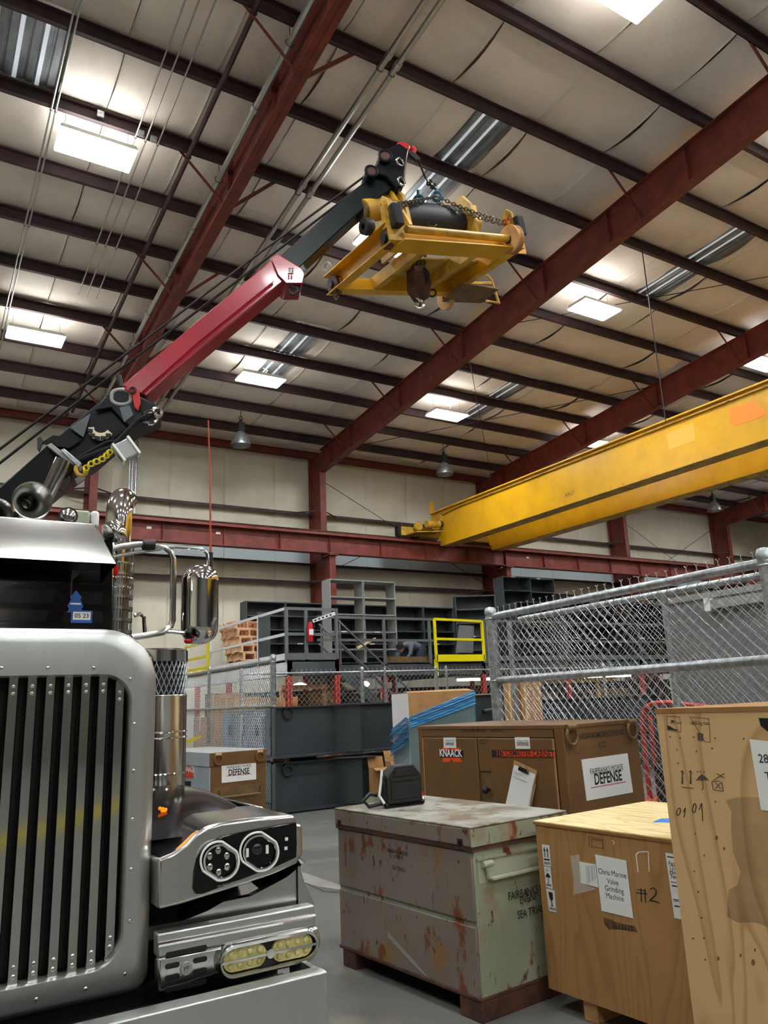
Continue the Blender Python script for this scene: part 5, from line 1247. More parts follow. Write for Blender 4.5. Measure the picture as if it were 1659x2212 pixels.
for px, py in ((1234, 1590), (1364, 1577)):
    c = j.sd(px, py, AJ+.02); RH = e_('lift_ring', MB().torus((AJ+.028, c.y, c.z), .062, .013, (1, 0, 0), 20, 8), 'tan_paint')
    e_('ring_clip', MB().cyl((AJ+.022, c.y-.05, c.z+.062), (AJ+.022, c.y+.05, c.z+.062), .024, n=12), 'tan_paint', RH)
for x in (.06, AJ-.2): e_('skid', MB().box((x, .03, 0), (x+.14, BJ-.03, .1)), 'tan_paint')
# ---- clipboard hung on the door
K = [j.fr(x, y, .03) for x, y in ((1112, 1649), (1162, 1672), (1140, 1756), (1090, 1752))]
ctr = sum(K, V())/4; ux = (K[1]-K[0]); ux.y = 0; uz = (K[0]-K[3]); uz.y = 0
KM = j.M @ frame((ctr.x, -.03, ctr.z), ux, z=(0, -1, 0))
KL = thing('clipboard', 'brown clipboard with white sheets hung on the brown cabinet door', 'clipboard', M=KM)
kw, kh = ux.length, max(.34, uz.length)
k_ = lambda n, mb, m, **q: mb.build(n, m, KL, world=False, **q)
k_('board', MB().box((-kw/2, -kh/2-.02, -.008), (kw/2, kh/2, -.004)), 'cardboard', smooth=False)
for i in range(4): k_('sheet', MB().grid(lambda u, v: (-kw/2+.012+u*(kw-.02)-.012*i*(1-v)*.4, -kh/2-.01*i+v*(kh-.03), -.002+.003*i+.012*(1-v)**2), 4, 6), 'paper')
for v, w2 in ((.30, .5), (.26, .35), (.21, .8)): k_('print_line', MB().box((-kw/2+.03, kh*v, .0165), (-kw/2+.03+w2*(kw-.05), kh*v+.004, .017)), 'shelf_light')
k_('clip', MB().box((-.05, kh/2-.05, -.003), (.05, kh/2-.02, .012)).tube([(-.045, kh/2-.03, .014), (-.03, kh/2+.0, .02), (.03, kh/2+.0, .02), (.045, kh/2-.03, .014)], .004, 6), 'chrome')
k_('pencil', MB().cyl((kw/2+.008, kh/2-.1, 0), (kw/2-.004, -kh/2-.02, .005), .004, n=6), 'wood_raw')

# ---- smaller brown tool chest with company sign, beyond the truck
AK, BK, HK = 1.45, .69, 1.2
kx = near(2.88, 8.415, 97, AK)
KB = thing('tool_chest', 'brown steel tool chest with company sign on its end, beyond the truck fender', 'tool box', M=kx.M)
f_ = lambda n, mb, m, p=KB, **k: mb.build(n, m, p, world=False, **k)
f_('body', MB().box((0, .01, .1), (AK, BK, HK-.14)), 'tan_paint', bevel=.006)
mat('tan_front_glare', (205, 208, 214), .2, .2, rgb2=(180, 196, 205), scale=3)  # brown chest front: glare of strong side light painted in as a pale colour
f_('front_panel', MB().box((.004, 0, .1), (AK-.004, .01, HK-.14)), 'tan_front_glare', bevel=.003)
KL2 = f_('lid', MB().box((-.008, -.008, HK-.14), (AK+.008, BK+.006, HK)), 'tan_paint', bevel=.006)
f_('lid_face', MB().box((-.006, -.0095, HK-.138), (AK+.004, -.0078, HK-.004)), 'tan_front_glare', KL2)
f_('lid_top', MB().box((-.006, -.006, HK), (AK+.006, BK+.004, HK+.003)), 'shelf_light', KL2)
def ks(px, py, d=0): return kx.sd(px, py, AK+d)
pts = [(380+x/6.9125, 1580+y/6.9125) for x, y in ((678, 458), (1192, 415), (1195, 715), (680, 770))]
decal(KB, 'company_sign', [V((AK+.006, ks(x, y).y, ks(x, y).z)) for x, y in pts], (-.002, 0, 0), 'paper_white')
c = ks(515.5, 1656); text('FAIRBANKS MORSE', 'ink', KB, SDE((AK+.0075, c.y, c.z)), .045, 'sign_lettering', 0, .78)
c = ks(515.5, 1667.5); text('DEFENSE', 'ink', KB, SDE((AK+.0075, c.y, c.z)), .088, 'sign_lettering', .022, .74)
decal(KB, 'sign_rule', [V((AK+.0075, ks(x, y).y, ks(x, y).z)) for x, y in ((488, 1676), (543, 1671), (543, 1672), (488, 1677))], (-.0006, 0, 0), 'red_ink')
for px, py in ((470, 1641), (560, 1634)):
    c = ks(px, py); RH = f_('lift_ring', MB().torus((AK+.02, c.y, c.z), .05, .009, (1, 0, 0), 18, 6), 'tan_paint'); f_('ring_clip', MB().cyl((AK+.015, c.y-.035, c.z+.05), (AK+.015, c.y+.035, c.z+.05), .016, n=10), 'tan_edge', RH)
zr_ = ks(515, 1712).z
f_('handle_recess', MB().box((AK-.002, .05, zr_-.07), (AK+.003, BK-.03, zr_+.07)), 'wood_dark'); f_('lifting_handle', MB().tube([(AK+.025, .1, zr_+.05), (AK+.03, .11, zr_-.03), (AK+.03, BK-.09, zr_-.03), (AK+.025, BK-.08, zr_+.05)], .012, 8), 'tan_paint')
kq = lambda n, pts, m, d=.0015: decal(KB, n, [V((kx.fr(x, y, d).x, -d, kx.fr(x, y, d).z)) for x, y in pts], (0, .0006, 0), m)
kq('logo_letter', [(380+x/6.9125, 1580+y/6.9125) for x, y in ((118, 465), (265, 468), (235, 560), (268, 700), (118, 690))], 'label_orange'); c = kx.fr(407, 1661, .003); text('KNAACK', 'white_ink', KB, FRN((c.x, -.003, c.z)), .1, 'lettering', .03, .8)
kq('instruction_plate', [(380+x/6.9125, 1580+y/6.9125) for x, y in ((135, 740), (225, 745), (220, 890), (130, 880))], 'ink')
for x in (.08, AK-.2): f_('skid', MB().box((x, .02, 0), (x+.12, BK-.02, .1)), 'tan_paint')
# pale chest behind it
pc = BF((1.75, 11.2), (.99, -.1)); PC = thing('storage_chest', 'long pale grey storage chest behind the brown tool chest', 'chest', M=pc.M)
MB().box((0, 0, .08), (1.6, .7, 1.02)).build('body', 'green_grey', PC, world=False, bevel=.01); MB().box((-.02, -.02, 1.02), (1.62, .72, 1.2)).build('lid', 'shelf_light', PC, world=False, bevel=.01)
for x in (.1, 1.35): MB().box((x, .02, 0), (x+.12, .68, .08)).build('skid', 'green_grey', PC, world=False)

# ---- stacked grey steel troughs
def trough(x0, x1, y, z0, h, label, rings_):
    t = thing('steel_trough', label, 'steel trough', (x0, y, z0), group='stacked grey steel troughs')
    b = lambda n, mb, m='trough_grey', p=t, **k: mb.build(n, m, p, **k)
    b('back_plate', MB().box((x0, y+.02, z0+.03), (x1, y+.05, z0+h)), smooth=False)
    b('bottom_flange', MB().box((x0, y-.18, z0), (x1, y+.7, z0+.03)), smooth=False); b('top_flange', MB().box((x0, y-.06, z0+h-.02), (x1, y+.7, z0+h)), smooth=False)
    xs_ = onY(722, 1600, y).x; xe = onY(766, 1600, y-.35).x
    b('end_plate', MB().box((x0, y-.12, z0+.03), (x0+.02, y+.05, z0+h)), smooth=False)
    x = xs_ if x0 < xs_ < x1 else x0+1.2
    while x < x1-.3:
        b('stiffener', MB().prism([(x, y+.02, z0+.03), (x+.3, y-.38, z0+.03), (x+.32, y-.38, z0+.03), (x+.02, y+.02, z0+.03)], (0, 0, h-.05)), smooth=False)
        b('stiffener_cap', MB().prism([(x-.1, y-.1, z0+h), (x+.28, y-.44, z0+h), (x+.6, y-.44, z0+h), (x+.5, y-.1, z0+h)], (0, 0, .012)), 'steel_grey', smooth=False)
        x += 2.4
    for px, py in rings_:
        c = onY(px, py, y+.0); R_ = b('lift_ring', MB().torus((c.x, y-.02, c.z), .085, .018, (0, 1, 0), 20, 7), 'dark_steel'); b('ring_clip', MB().cyl((c.x-.04, y+.0, c.z+.075), (c.x+.05, y+.0, c.z+.075), .025, n=10), 'dark_steel', R_)
trough(5.2, 9.3, 12.15, .02, .76, 'dark grey steel trough on the floor below another trough', ((621, 1664),))
trough(5.2, 9.3, 12.15, .85, .81, 'dark grey steel trough stacked on top of another trough', ((622, 1541),))
for x in (5.4, 7.6, 9.0): tag(MB().box((x, 12.12, .782), (x+.1, 12.6, .848)).build('timber_spacer', 'wood_dark', smooth=False), 'short timber spacer between the stacked grey troughs', 'timber', 'timber spacers in the trough stack')
trough(10.1, 14.9, 12.3, .02, .72, 'long dark grey trough on the floor behind the chain link gate', ())
trough(10.1, 14.9, 12.3, .78, .80, 'long dark grey trough stacked behind the chain link gate', ((1168, 1520),))
# ---- carton with blue stretch film
N_ = onY(881, 1497, 9.8); zt2 = N_.z; d1 = V((.95, -.31, 0)).normalized(); d2 = V((.31, .95, 0)).normalized()
def solve(px, d):
    lo, hi = .05, 4
    for _ in range(50):
        m_ = (lo+hi)/2; p = N_+d*m_; v = p-CAM; x = 829.5+FPX*v.dot(CR)/v.dot(CF)
        if (x < px) == (d is d1): lo = m_
        else: hi = m_
    return lo
wc, dc = solve(1021.7, d1), min(1.4, solve(846, d2))
ct = frame((N_.x, N_.y, 0), d1, z=(0, 0, 1))
CT = thing('wrapped_carton', 'tall cardboard carton partly wrapped in blue stretch film', 'carton', M=ct)
h_ = lambda n, mb, m, **k: mb.build(n, m, CT, world=False, **k)
h_('carton', MB().box((0, 0, .12), (wc, dc, zt2)), 'cardboard', smooth=False)
h_('white_side', MB().box((-.004, .0, .12), (0, dc, zt2-.002)), 'cardboard_white', smooth=False)
h_('top_flap', MB().prism([(0, 0, zt2), (wc, 0, zt2), (wc, .3, zt2+.03), (.02, .32, zt2+.02)], (0, 0, .005)), 'cardboard', smooth=False); h_('top_flap', MB().prism([(0, dc, zt2), (wc, dc, zt2), (wc, dc-.3, zt2+.025), (.02, dc-.32, zt2+.012)], (0, 0, .005)), 'cardboard', smooth=False)
H = zt2
fa = lambda x, z, e: (x, -e, z)
def film(name, A_, B_, C_, D_, nrm, m, amp=.008, nu=10, nv=26, seed=0):
    rnd = random.Random(seed); ph = [(rnd.uniform(0, 6.3), rnd.uniform(8, 40), rnd.uniform(-3, 3)) for _ in range(6)]
    A_, B_, C_, D_, nrm = V(A_), V(B_), V(C_), V(D_), V(nrm)
    def fn(u, v):
        p = A_.lerp(B_, u).lerp(D_.lerp(C_, u), v)
        return p+nrm*(.022+amp*sum(math.sin(f*v+k*u+p0) for p0, f, k in ph)/3)
    return h_(name, MB().grid(fn, nu, nv), m, ang=80)
film('stretch_film', (-.01, 0, .12), (wc+.01, 0, .12), (wc+.01, 0, H-.12), (-.01, 0, H-.46), (0, -1, 0), 'film_blue', .012, seed=1)
film('stretch_film', (0, -.01, .12), (0, dc, .12), (0, dc, H-.8), (0, -.01, H-.46), (-1, 0, 0), 'film_blue', .012, seed=2)
film('film_band', (-.01, 0, H-.5), (wc+.014, 0, H-.2), (wc+.014, 0, H+.004), (-.01, 0, H-.34), (0, -1.7, 0), 'film_blue_thick', .012, seed=3)
film('film_band', (0, -.012, H-.72), (0, dc, H-.95), (0, dc, H-.52), (0, -.012, H-.34), (-1.7, 0, 0), 'film_blue_thick', .014, seed=4)
h_('pallet_base', MB().box((0, 0, .09), (wc, dc, .12)), 'wood_raw', smooth=False)
for x in (.02, wc/2-.05, wc-.12): h_('pallet_runner', MB().box((x, 0, 0), (x+.1, dc, .09)), 'wood_raw', smooth=False)
# ---- small open cartons on a timber block
tb = onZ(795, 1733, 0)
tag(MB().box((6.7, 11.5, 0), (7.45, 11.76, .19)).build('timber_block', 'green_grey', bevel=.006), 'weathered timber block holding small open cartons', 'timber')
def carton(x, y, z, w_, d_, h, label, flap):
    t = thing('open_carton', label, 'carton', (x, y, z), -.12, group='small open cartons')
    bb = lambda n, mb, m='cardboard', **k: mb.build(n, m, t, world=False, smooth=False, **k)
    for a, b in (((0, 0, 0), (w_, .006, h)), ((0, d_-.006, 0), (w_, d_, h)), ((0, 0, 0), (.006, d_, h)), ((w_-.006, 0, 0), (w_, d_, h)), ((0, 0, 0), (w_, d_, .006))): bb('panel', MB().box(a, b))
    bb('flap', MB().prism([(0, 0, h), (w_, 0, h), (w_+.02, -.14, h+flap), (-.02, -.14, h+flap)], (0, .003, .003))); bb('flap', MB().prism([(0, d_, h), (w_, d_, h), (w_, d_+.05, h+.16), (0, d_+.05, h+.16)], (0, .003, .003)))
carton(6.74, 11.54, .192, .28, .2, .42, 'small open cardboard carton beside the dark trough', -.03)
carton(7.06, 11.53, .192, .3, .2, .5, 'small open cardboard carton with a folded front flap behind the black case', -.09)
# ------------------------------------------------------------------ chain link fences
def clink(p0, p1, z0, z1, w_, h, r, barb=True):
    p0, p1 = V((p0[0], p0[1], 0)), V((p1[0], p1[1], 0)); L = (p1-p0).length; d = (p1-p0)/L; n = V((-d.y, d.x, 0))
    N = int(L/w_); K = int((z1-z0)/(h/2)); mb = MB()
    for i in range(N):
        x0 = (i+.5)*w_; pts = []
        s = 1 if i % 2 == 0 else -1
        for k in range(K+1):
            x = x0 + (w_*.52 if (k+i) % 2 == 0 else -w_*.52)
            pts.append(p0+d*x+n*(.004*(1 if k % 2 else -1))+V((0, 0, z0+k*h/2)))
        if barb:
            e = pts[-1]; pts.append(e+V((0, 0, .03))); pts.append(e+V((0, 0, .045))+d*(.016*s))
        # four-sided wire
        mb.tube(pts, r, 4)
    return mb
def fence(name, label, p0, p1, ztop, zmid, posts, w_, h, r, rr=.024, pr=.034, mid=True, caps=True, zbot=.05):
    t = thing(name, label, 'fence', (p0[0], p0[1], 0))
    a, b = V((p0[0], p0[1], ztop)), V((p1[0], p1[1], ztop))
    clink(p0, p1, zbot, ztop+.05, w_, h, r).build('chain_link', 'wire', t, smooth=False)['kind'] = 'stuff'
    MB().cyl(a, b, rr, n=12).build('top_rail', 'galv', t)
    if mid: MB().cyl(V((a.x, a.y, zmid)), V((b.x, b.y, zmid)), rr, n=12).build('middle_rail', 'galv', t)
    for f_, q in posts:
        p = a.lerp(b, f_); P_ = MB().cyl((p.x, p.y, 0), (p.x, p.y, ztop+.06), q, n=16).build('post', 'galv', t)
        if caps: MB().lathe([(q*1.12, ztop+.03), (q*1.12, ztop+.07), (q*.8, ztop+.1), (.001, ztop+.11)], Matrix.Translation((p.x, p.y, 0)), 16).build('post_cap', 'galv', P_)
        for z in (ztop-.02, zmid): MB().torus((p.x, p.y, z), q*1.08, .008, (0, 0, 1), 14, 5).build('band', 'galv', P_)
    return t
FA0, FA1 = (5.32, 6.49), (5.0, 1.5)
fence('chain_link_fence', 'tall galvanised chain link fence behind the brown tool cabinet and tall crate', FA0, FA1, 2.5, 1.83, ((0, .058), (.667, .05), (1, .05)), .05, .1, .0028, .036)
# gate leaf standing parallel behind it
GT0, GT1 = (5.78, 6.55), (5.5, 1.6)
t = thing('gate_leaf', 'galvanised chain link gate leaf slid open behind the fence', 'gate', (5.7, 6.5, 0))
a0, a1 = V((*GT0, 2.49)), V((*GT1, 2.49))
clink(GT0, GT1, .1, 2.48, .05, .1, .0024, False).build('chain_link', 'wire', t, smooth=False)['kind'] = 'stuff'
MB().cyl(a0, a1, .03, n=12).build('top_rail', 'galv', t); MB().cyl(V((*GT0, .1)), V((*GT1, .1)), .03, n=12).build('bottom_rail', 'galv', t)
for px in (1104, 1448):
    p = onP(px, 1400, a0, V((a1-a0).y*V((1, 0, 0))-(a1-a0).x*V((0, 1, 0)))); MB().cyl((p.x, p.y, .1), (p.x, p.y, 2.49), .03, n=12).build('frame_upright', 'galv', t)
MB().cyl(V((*GT1, .1)), V((*GT1, 2.49)), .03, n=12).build('frame_upright', 'galv', t)
for f_ in (.05, .97):
    p = a0.lerp(a1, f_); MB().cyl((p.x, p.y, 0), (p.x, p.y, .1), .05).build('gate_roller', 'dark_steel', t)
fence('storage_cage_fence', 'chain link cage fence running away beside the small brown tool chest', (5.38, 12.5), (5.4, 18.6), 2.44, 1.68, ((0, .05), (.55, .035), (1, .035)), .045, .1, .0035)
fence('mezzanine_fence', 'chain link fence running along under the mezzanine landing and stairs', (5.5, 14.3), (19.5, 14.3), 2.3, 1.2, ((0, .035), (.19, .045), (.23, .03), (.325, .04), (.345, .03), (.44, .045), (.7, .04), (1, .04)), .055, .12, .0035, mid=False)
for z in (1.6, 2.05): pass
tag(MB().prism([onX(x, y, 5.36) for x, y in ((392, 1598), (400, 1600), (433, 1588), (434, 1593), (404, 1607), (390, 1606))], (.004, 0, 0)).build('warning_tape', 'tape_yellow', smooth=False), 'yellow warning tape tied across the storage cage fence', 'tape')

# ------------------------------------------------------------------ mezzanine with landing and stairs
ZD = 2.6; YM0 = 16.05; XM0 = 6.65; XM1 = 32
MZ = thing('mezzanine', 'grey steel storage mezzanine on red posts along the far wall', 'mezzanine', (XM0, YM0, 0))
z_ = lambda n, mb, m, p=MZ, **k: mb.build(n, m, p, smooth=False, **k)
z_('deck', MB().box((XM0, YM0, ZD-.05), (XM1, 21.8, ZD)), 'shelf_grey'); z_('landing_deck', MB().box((XM0, 14.72, ZD-.05), (7.85, YM0, ZD)), 'shelf_grey')
def chan(a, b, z0=ZD-.33, z1=ZD-.02, th=.06):
    a, b = V((*a, 0)), V((*b, 0)); d = (b-a).normalized(); n = V((-d.y, d.x, 0))*th
    mb = MB().prism([a+V((0, 0, z0)), b+V((0, 0, z0)), b+n*.2+V((0, 0, z0)), a+n*.2+V((0, 0, z0))], (0, 0, z1-z0))
    for z in (z0, z1-.012): mb.prism([a+V((0, 0, z)), b+V((0, 0, z)), b+n+V((0, 0, z)), a+n+V((0, 0, z))], (0, 0, .012))
    return mb
z_('fascia_beam', chan((7.85, YM0), (XM1, YM0)), 'steel_grey'); z_('fascia_beam', chan((XM0, 14.72), (7.85, 14.72)), 'steel_grey'); z_('fascia_beam', chan((7.85, 14.72), (7.85, YM0)), 'steel_grey'); z_('side_beam', chan((XM0, 21.8), (XM0, 14.72)), 'rail_white')
for x in [9.8+3.0*i for i in range(7)]: z_('joist', MB().box((x+.6, YM0+.05, ZD-.3), (x+.68, 21.8, ZD-.05)), 'steel_grey')
for x, y in [(XM0, 14.72), (7.75, 14.72), (XM0, 18.2), (XM0, 20.6)]+[(9.75+3.0*i, YM0) for i in range(7)]+[(9.75+3.0*i, 20.4) for i in range(7)]:
    z_('post', MB().box((x, y, 0), (x+.11, y+.012, ZD-.02)).box((x, y+.1, 0), (x+.11, y+.112, ZD-.02)).box((x+.05, y, 0), (x+.062, y+.11, ZD-.02)).box((x-.06, y-.06, 0), (x+.17, y+.17, .015)), 'cart_red')
def guard(pts, post_at, m, name='guard_rail', toe=True, zs=(1.05, .52)):
    for a, b in zip(pts, pts[1:]):
        a, b = V((*a, 0)), V((*b, 0))
        for z in zs: 
            d = (b-a).normalized(); M = frame(a+V((0, 0, ZD+z)), b-a, z=(0, 0, 1)); z_(name, MB().box((0, -.02, -.03), ((b-a).length, .02, .03), M), m)
        if toe: M = frame(a+V((0, 0, ZD)), b-a, z=(0, 0, 1)); z_('toe_board', MB().box((0, -.008, 0), ((b-a).length, .008, .13), M), m)
    for x, y in post_at: z_('rail_post', MB().box((x-.03, y-.03, ZD-.05), (x+.03, y+.03, ZD+1.08)), m)
guard([(XM0, 14.75), (7.82, 14.75)], [(XM0, 14.75), (7.1, 14.75), (7.82, 14.75)], 'rail_grey')
guard([(XM0, 14.75), (XM0, 16.6), (XM0, 19.5)], [(XM0, 16.25)], 'rail_white'); guard([(XM0, 21.5), (XM0, 21.75)], [(XM0, 19.5), (XM0, 21.4)], 'rail_white', toe=False)
z_('corner_panel', MB().box((XM0-.02, 16.2, ZD-.05), (XM0+.26, 16.3, ZD+1.15)), 'shelf_grey')
gx0, gx1 = onY(934, 1335, YM0-.03).x, onY(1036, 1335, YM0-.03).x
guard([(8.0, YM0-.02), (gx0, YM0-.02)], [(9.8, YM0-.02), (gx0-.1, YM0)], 'rail_grey', toe=False); guard([(gx1, YM0-.02), (XM1, YM0-.02)], [(gx1+.08, YM0), (12.9, YM0), (15.85, YM0), (18.85, YM0), (21.85, YM0)], 'rail_grey')
# yellow safety gates
def ygate(name, label, pts4):
    t = thing(name, label, 'safety gate', pts4[0], group='yellow safety gates on the mezzanine')
    a, b, c, d = [V(p) for p in pts4]      # top-left, top-right, bottom-right, bottom-left
    q = lambda n, p, r, h=.03: MB().prism([p-V((0, 0, h)), r-V((0, 0, h)), r+V((0, 0, h)), p+V((0, 0, h))], (b-a).normalized().cross(V((0, 0, 1)))*.05).build(n, 'yellow_bright', t, smooth=False)
    q('top_bar', a, b); q('middle_bar', a.lerp(d, .48), b.lerp(c, .48)); q('bottom_plate', d+V((0, 0, .06)), c+V((0, 0, .06)), .085)
    e = (b-a).normalized()
    for p, r in ((a, d), (b, c)): MB().prism([p-e*.03, p+e*.03, r+e*.03, r-e*.03], e.cross(V((0, 0, 1)))*.05).build('side_bar', 'yellow_bright', t, smooth=False)
    return t
zt3 = ZD+1.05
yg = ygate('safety_gate', 'bright yellow safety gate at the mezzanine edge beside the shelving', [(gx0, YM0-.08, zt3), (gx1, YM0-.08, zt3-.03), (gx1, YM0-.08, ZD+.02), (gx0, YM0-.08, ZD+.02)])
MB().box((gx0-.04, YM0-.1, ZD-.35), (gx0+.05, YM0-.05, ZD+.05)).build('hinge_post', 'yellow_bright', yg, smooth=False)
ygate('safety_gate', 'bright yellow safety gate on the mezzanine side beyond the mirror', [(XM0-.04, 21.38, ZD+.78), (XM0-.04, 19.53, ZD+.78), (XM0-.04, 19.53, ZD+.02), (XM0-.04, 21.38, ZD+.02)])
# stairs down from the landing
SS = thing('stairs', 'grey steel stairs descending from the mezzanine landing behind the fence', 'stairs', (7.85, 15.4, 0))
s_ = lambda n, mb, m='rail_grey', **k: mb.build(n, m, SS, smooth=False, **k)
run_, ys0, ys1 = 2.9, 14.85, 15.75
for y in (ys0, ys1): s_('stringer', MB().prism([(7.85, y, ZD), (7.85, y, ZD-.28), (7.85+run_, y, 0), (7.85+run_+.3, y, 0)], (0, .012, 0)), 'steel_grey')
for i in range(1, 12):
    x = 7.85+run_*i/12; zz = ZD*(1-i/12); s_('tread', MB().box((x-.02, ys0+.012, zz-.03), (x+.23, ys1, zz)), 'shelf_grey')
for y in (ys0, ys1):
    for dz in (.95, .5): s_('handrail', MB().cyl((7.9, y, ZD+dz-.1), (7.9+run_, y, dz), .022, n=8))
    for f_ in (.02, .5, .98): s_('baluster', MB().cyl((7.9+run_*f_, y, ZD*(1-f_)-.05), (7.9+run_*f_, y, ZD*(1-f_)+.9), .02, n=8))
# fire extinguisher and striped bar on the landing
c = onY(668, 1362, 14.7)
FE = thing('fire_extinguisher', 'red fire extinguisher hung on the landing rail', 'extinguisher', (c.x, 14.66, c.z-.25))
MB().lathe([(.001, -.24), (.05, -.24), (.06, -.22), (.06, .1), (.045, .16), (.02, .18)], Matrix.Translation((c.x, 14.66, c.z)), 18).build('cylinder', 'plastic_red', FE)
MB().box((c.x-.03, 14.64, c.z+.17), (c.x+.05, 14.68, c.z+.25)).build('valve', 'black', FE); MB().tube([(c.x+.04, 14.66, c.z+.2), (c.x+.09, 14.64, c.z+.1), (c.x+.07, 14.62, c.z-.1)], .012, 6).build('hose', 'black', FE)
MB().box((c.x-.05, 14.598, c.z-.1), (c.x+.05, 14.601, c.z+.02)).build('sticker', 'paper', FE)
a, b = onY(672, 1343, 14.68), onY(723, 1325, 14.68)
SB = thing('striped_bar', 'white perforated swing bar across the landing opening', 'bar', a)
M = frame(a, b-a, z=(0, 0, 1)); L = (b-a).length
MB().box((0, -.02, -.035), (L, .02, .035), M).build('bar', 'rail_white', SB, smooth=False)
for i in range(5): MB().box((L*(.12+.16*i), -.022, -.018), (L*(.12+.16*i)+.05, -.02, .018), M).build('hole', 'dark_steel', SB, smooth=False)

# ------------------------------------------------------------------ shelving on the mezzanine
def make_shelf(w_, d_, h, n, m='shelf_grey', back=True):
    t = thing('shelving_unit', '', 'shelving')
    for x in (0, w_-.02): MB().box((x, 0, 0), (x+.02, d_, h)).build('side_panel', m, t, world=False, smooth=False)
    if back: MB().box((0, d_-.01, 0), (w_, d_, h)).build('back_panel', m, t, world=False, smooth=False)
    for i in range(n): z = .04+(h-.06)*i/(n-1); MB().box((.02, 0, z-.02), (w_-.02, d_-.01, z+.012)).build('shelf', m, t, world=False, smooth=False)
    MB().box((w_*.3, -.004, .04+(h-.06)*2/(n-1)-.016), (w_*.45, -.001, .04+(h-.06)*2/(n-1)+.012)).build('shelf_tag', 'paper', t, world=False, smooth=False)
    return t
def put(o, x, y, rz, label, group): o.location = (x, y, ZD); o.rotation_euler = (0, 0, rz); o['label'] = label; o['group'] = group; WM[o.name] = o.matrix_world.copy()
shA = make_shelf(1.2, .5, 2.05, 6)
GR = 'grey shelving on the mezzanine'
lab = 'dark grey steel shelving unit standing empty at the back of the mezzanine'
x = 8.1; first = True
for i in range(13):
    o = shA if first else copy_tree(shA); first = False; put(o, x, 20.7+.0*i, 0, lab, GR); x += 1.22
shB = make_shelf(1.05, .5, 2.45, 6, 'shelf_light', False)
put(shB, 9.75, 18.7, 0, 'pale open-backed shelving frame rising above the landing stairs', GR)
o = copy_tree(shB); put(o, 10.82, 18.7, 0, 'pale open-backed shelving frame rising above its dark neighbours', GR)
o = copy_tree(shA); put(o, 13.7, 18.3, -.5, 'dark grey shelving unit turned slightly behind the yellow gate', GR)
o = copy_tree(shA); put(o, 16.6, 18.9, -.25, 'dark grey shelving unit standing behind the chain link fence', GR)
shC = make_shelf(1.15, .6, 1.0, 3, 'steel_grey')
put(shC, 17.0, 19.95, -.1, 'grey steel bin frame raised high against the red column', GR); shC.location.z = 4.67
o = copy_tree(shC); put(o, 18.2, 19.95, .0, 'grey steel bin frame raised high beside another bin frame', GR); o.location.z = 4.67
for i, x in enumerate((18.0, 19.3, 21.0, 22.4, 23.8)):
    o = copy_tree(shA); put(o, x, 18.2+.2*(i % 2), -.1*(i % 3), 'dark grey shelving unit of the row seen through the chain link', GR)
for x in (17.0, 18.2): 
    tag(MB().box((x-.02, 19.9, ZD), (x+1.22, 20.55, 4.67)).build('cabinet_block', 'trough_grey', smooth=False), 'dark steel cabinet carrying a raised bin frame', 'cabinet', 'cabinets under the bin frames')
# leaning steel sheet and timber on the deck
tag(MB().prism([onY(x, y, 18.0) for x, y in ((985, 1410), (1022, 1410), (1024, 1352), (992, 1350))], (0, .02, 0)).build('steel_sheet', 'door_grey', smooth=False), 'loose grey steel sheet leaning against shelving behind the yellow gate', 'sheet')
tag(MB().box((10.05, 16.2, ZD), (gx0-.05, 16.35, ZD+.14)).build('timber_curb', 'wood_dark', smooth=False), 'brown timber curb along the mezzanine edge in front of the bending person', 'timber')
tag(MB().prism([onY(x, y, 18.5) for x, y in ((772, 1398), (812, 1377), (812, 1381), (774, 1402))], (0, .08, 0)).build('loose_plank', 'wood_pale', smooth=False), 'loose pale plank leaning across the open shelving', 'plank')
# leaning stack of pallets
pal = thing('wood_pallet', '', 'pallet')
for i in range(5): MB().box((-.33, -.5+.22*i, .16), (.33, -.38+.22*i, .19)).build('deck_board', 'wood_pallet', pal, world=False, smooth=False)
for x in (-.31, -.02, .27): MB().box((x, -.5, .03), (x+.05, .5, .16)).build('stringer', 'wood_pallet', pal, world=False, smooth=False)
for y in (-.5, -.05, .38): MB().box((-.33, y, 0), (.33, y+.12, .03)).build('bottom_board', 'wood_pallet', pal, world=False, smooth=False)
for i in range(6):
    o = pal if i == 0 else copy_tree(pal)
    o.location = (7.3-.05*i, 18.5, ZD+.002+.1915*i); o.rotation_euler = (0, 0, .05); o['label'] = 'pale wooden pallet in the crooked stack behind the white mezzanine rail'; o['group'] = 'stack of pallets on the mezzanine'

# ------------------------------------------------------------------ person kneeling on the mezzanine
c = onY(862, 1400, 17.0)
PE = thing('person', 'person in grey shirt and black cap kneeling bent over on the mezzanine', 'person', (c.x+.47, 17.0, ZD), .2)
V_ = [(.16, 0, .40), (.02, 0, .47), (-.14, 0, .51), (-.28, 0, .5), (-.38, 0, .46), (-.43, 0, .43),
      (.17, .1, .37), (.0, .13, .075), (.42, .13, .06), (.52, .13, .035), (.17, -.1, .37), (.0, -.13, .075), (.42, -.13, .06), (.52, -.13, .035),
      (-.27, .17, .46), (-.35, .21, .26), (-.47, .15, .08), (-.27, -.17, .46), (-.35, -.21, .26), (-.47, -.15, .08)]
E_ = [(0, 1), (1, 2), (2, 3), (3, 4), (4, 5), (0, 6), (6, 7), (7, 8), (8, 9), (0, 10), (10, 11), (11, 12), (12, 13), (3, 14), (14, 15), (15, 16), (3, 17), (17, 18), (18, 19)]
Rr = [.14, .135, .14, .14, .065, .055, .1, .065, .05, .035, .1, .065, .05, .035, .075, .05, .036, .075, .05, .036]
me = bpy.data.meshes.new('body'); me.from_pydata(V_, E_, []); o = bpy.data.objects.new('body', me); COL.objects.link(o); o.parent = PE
me.materials.append(MATS['cloth_grey'])
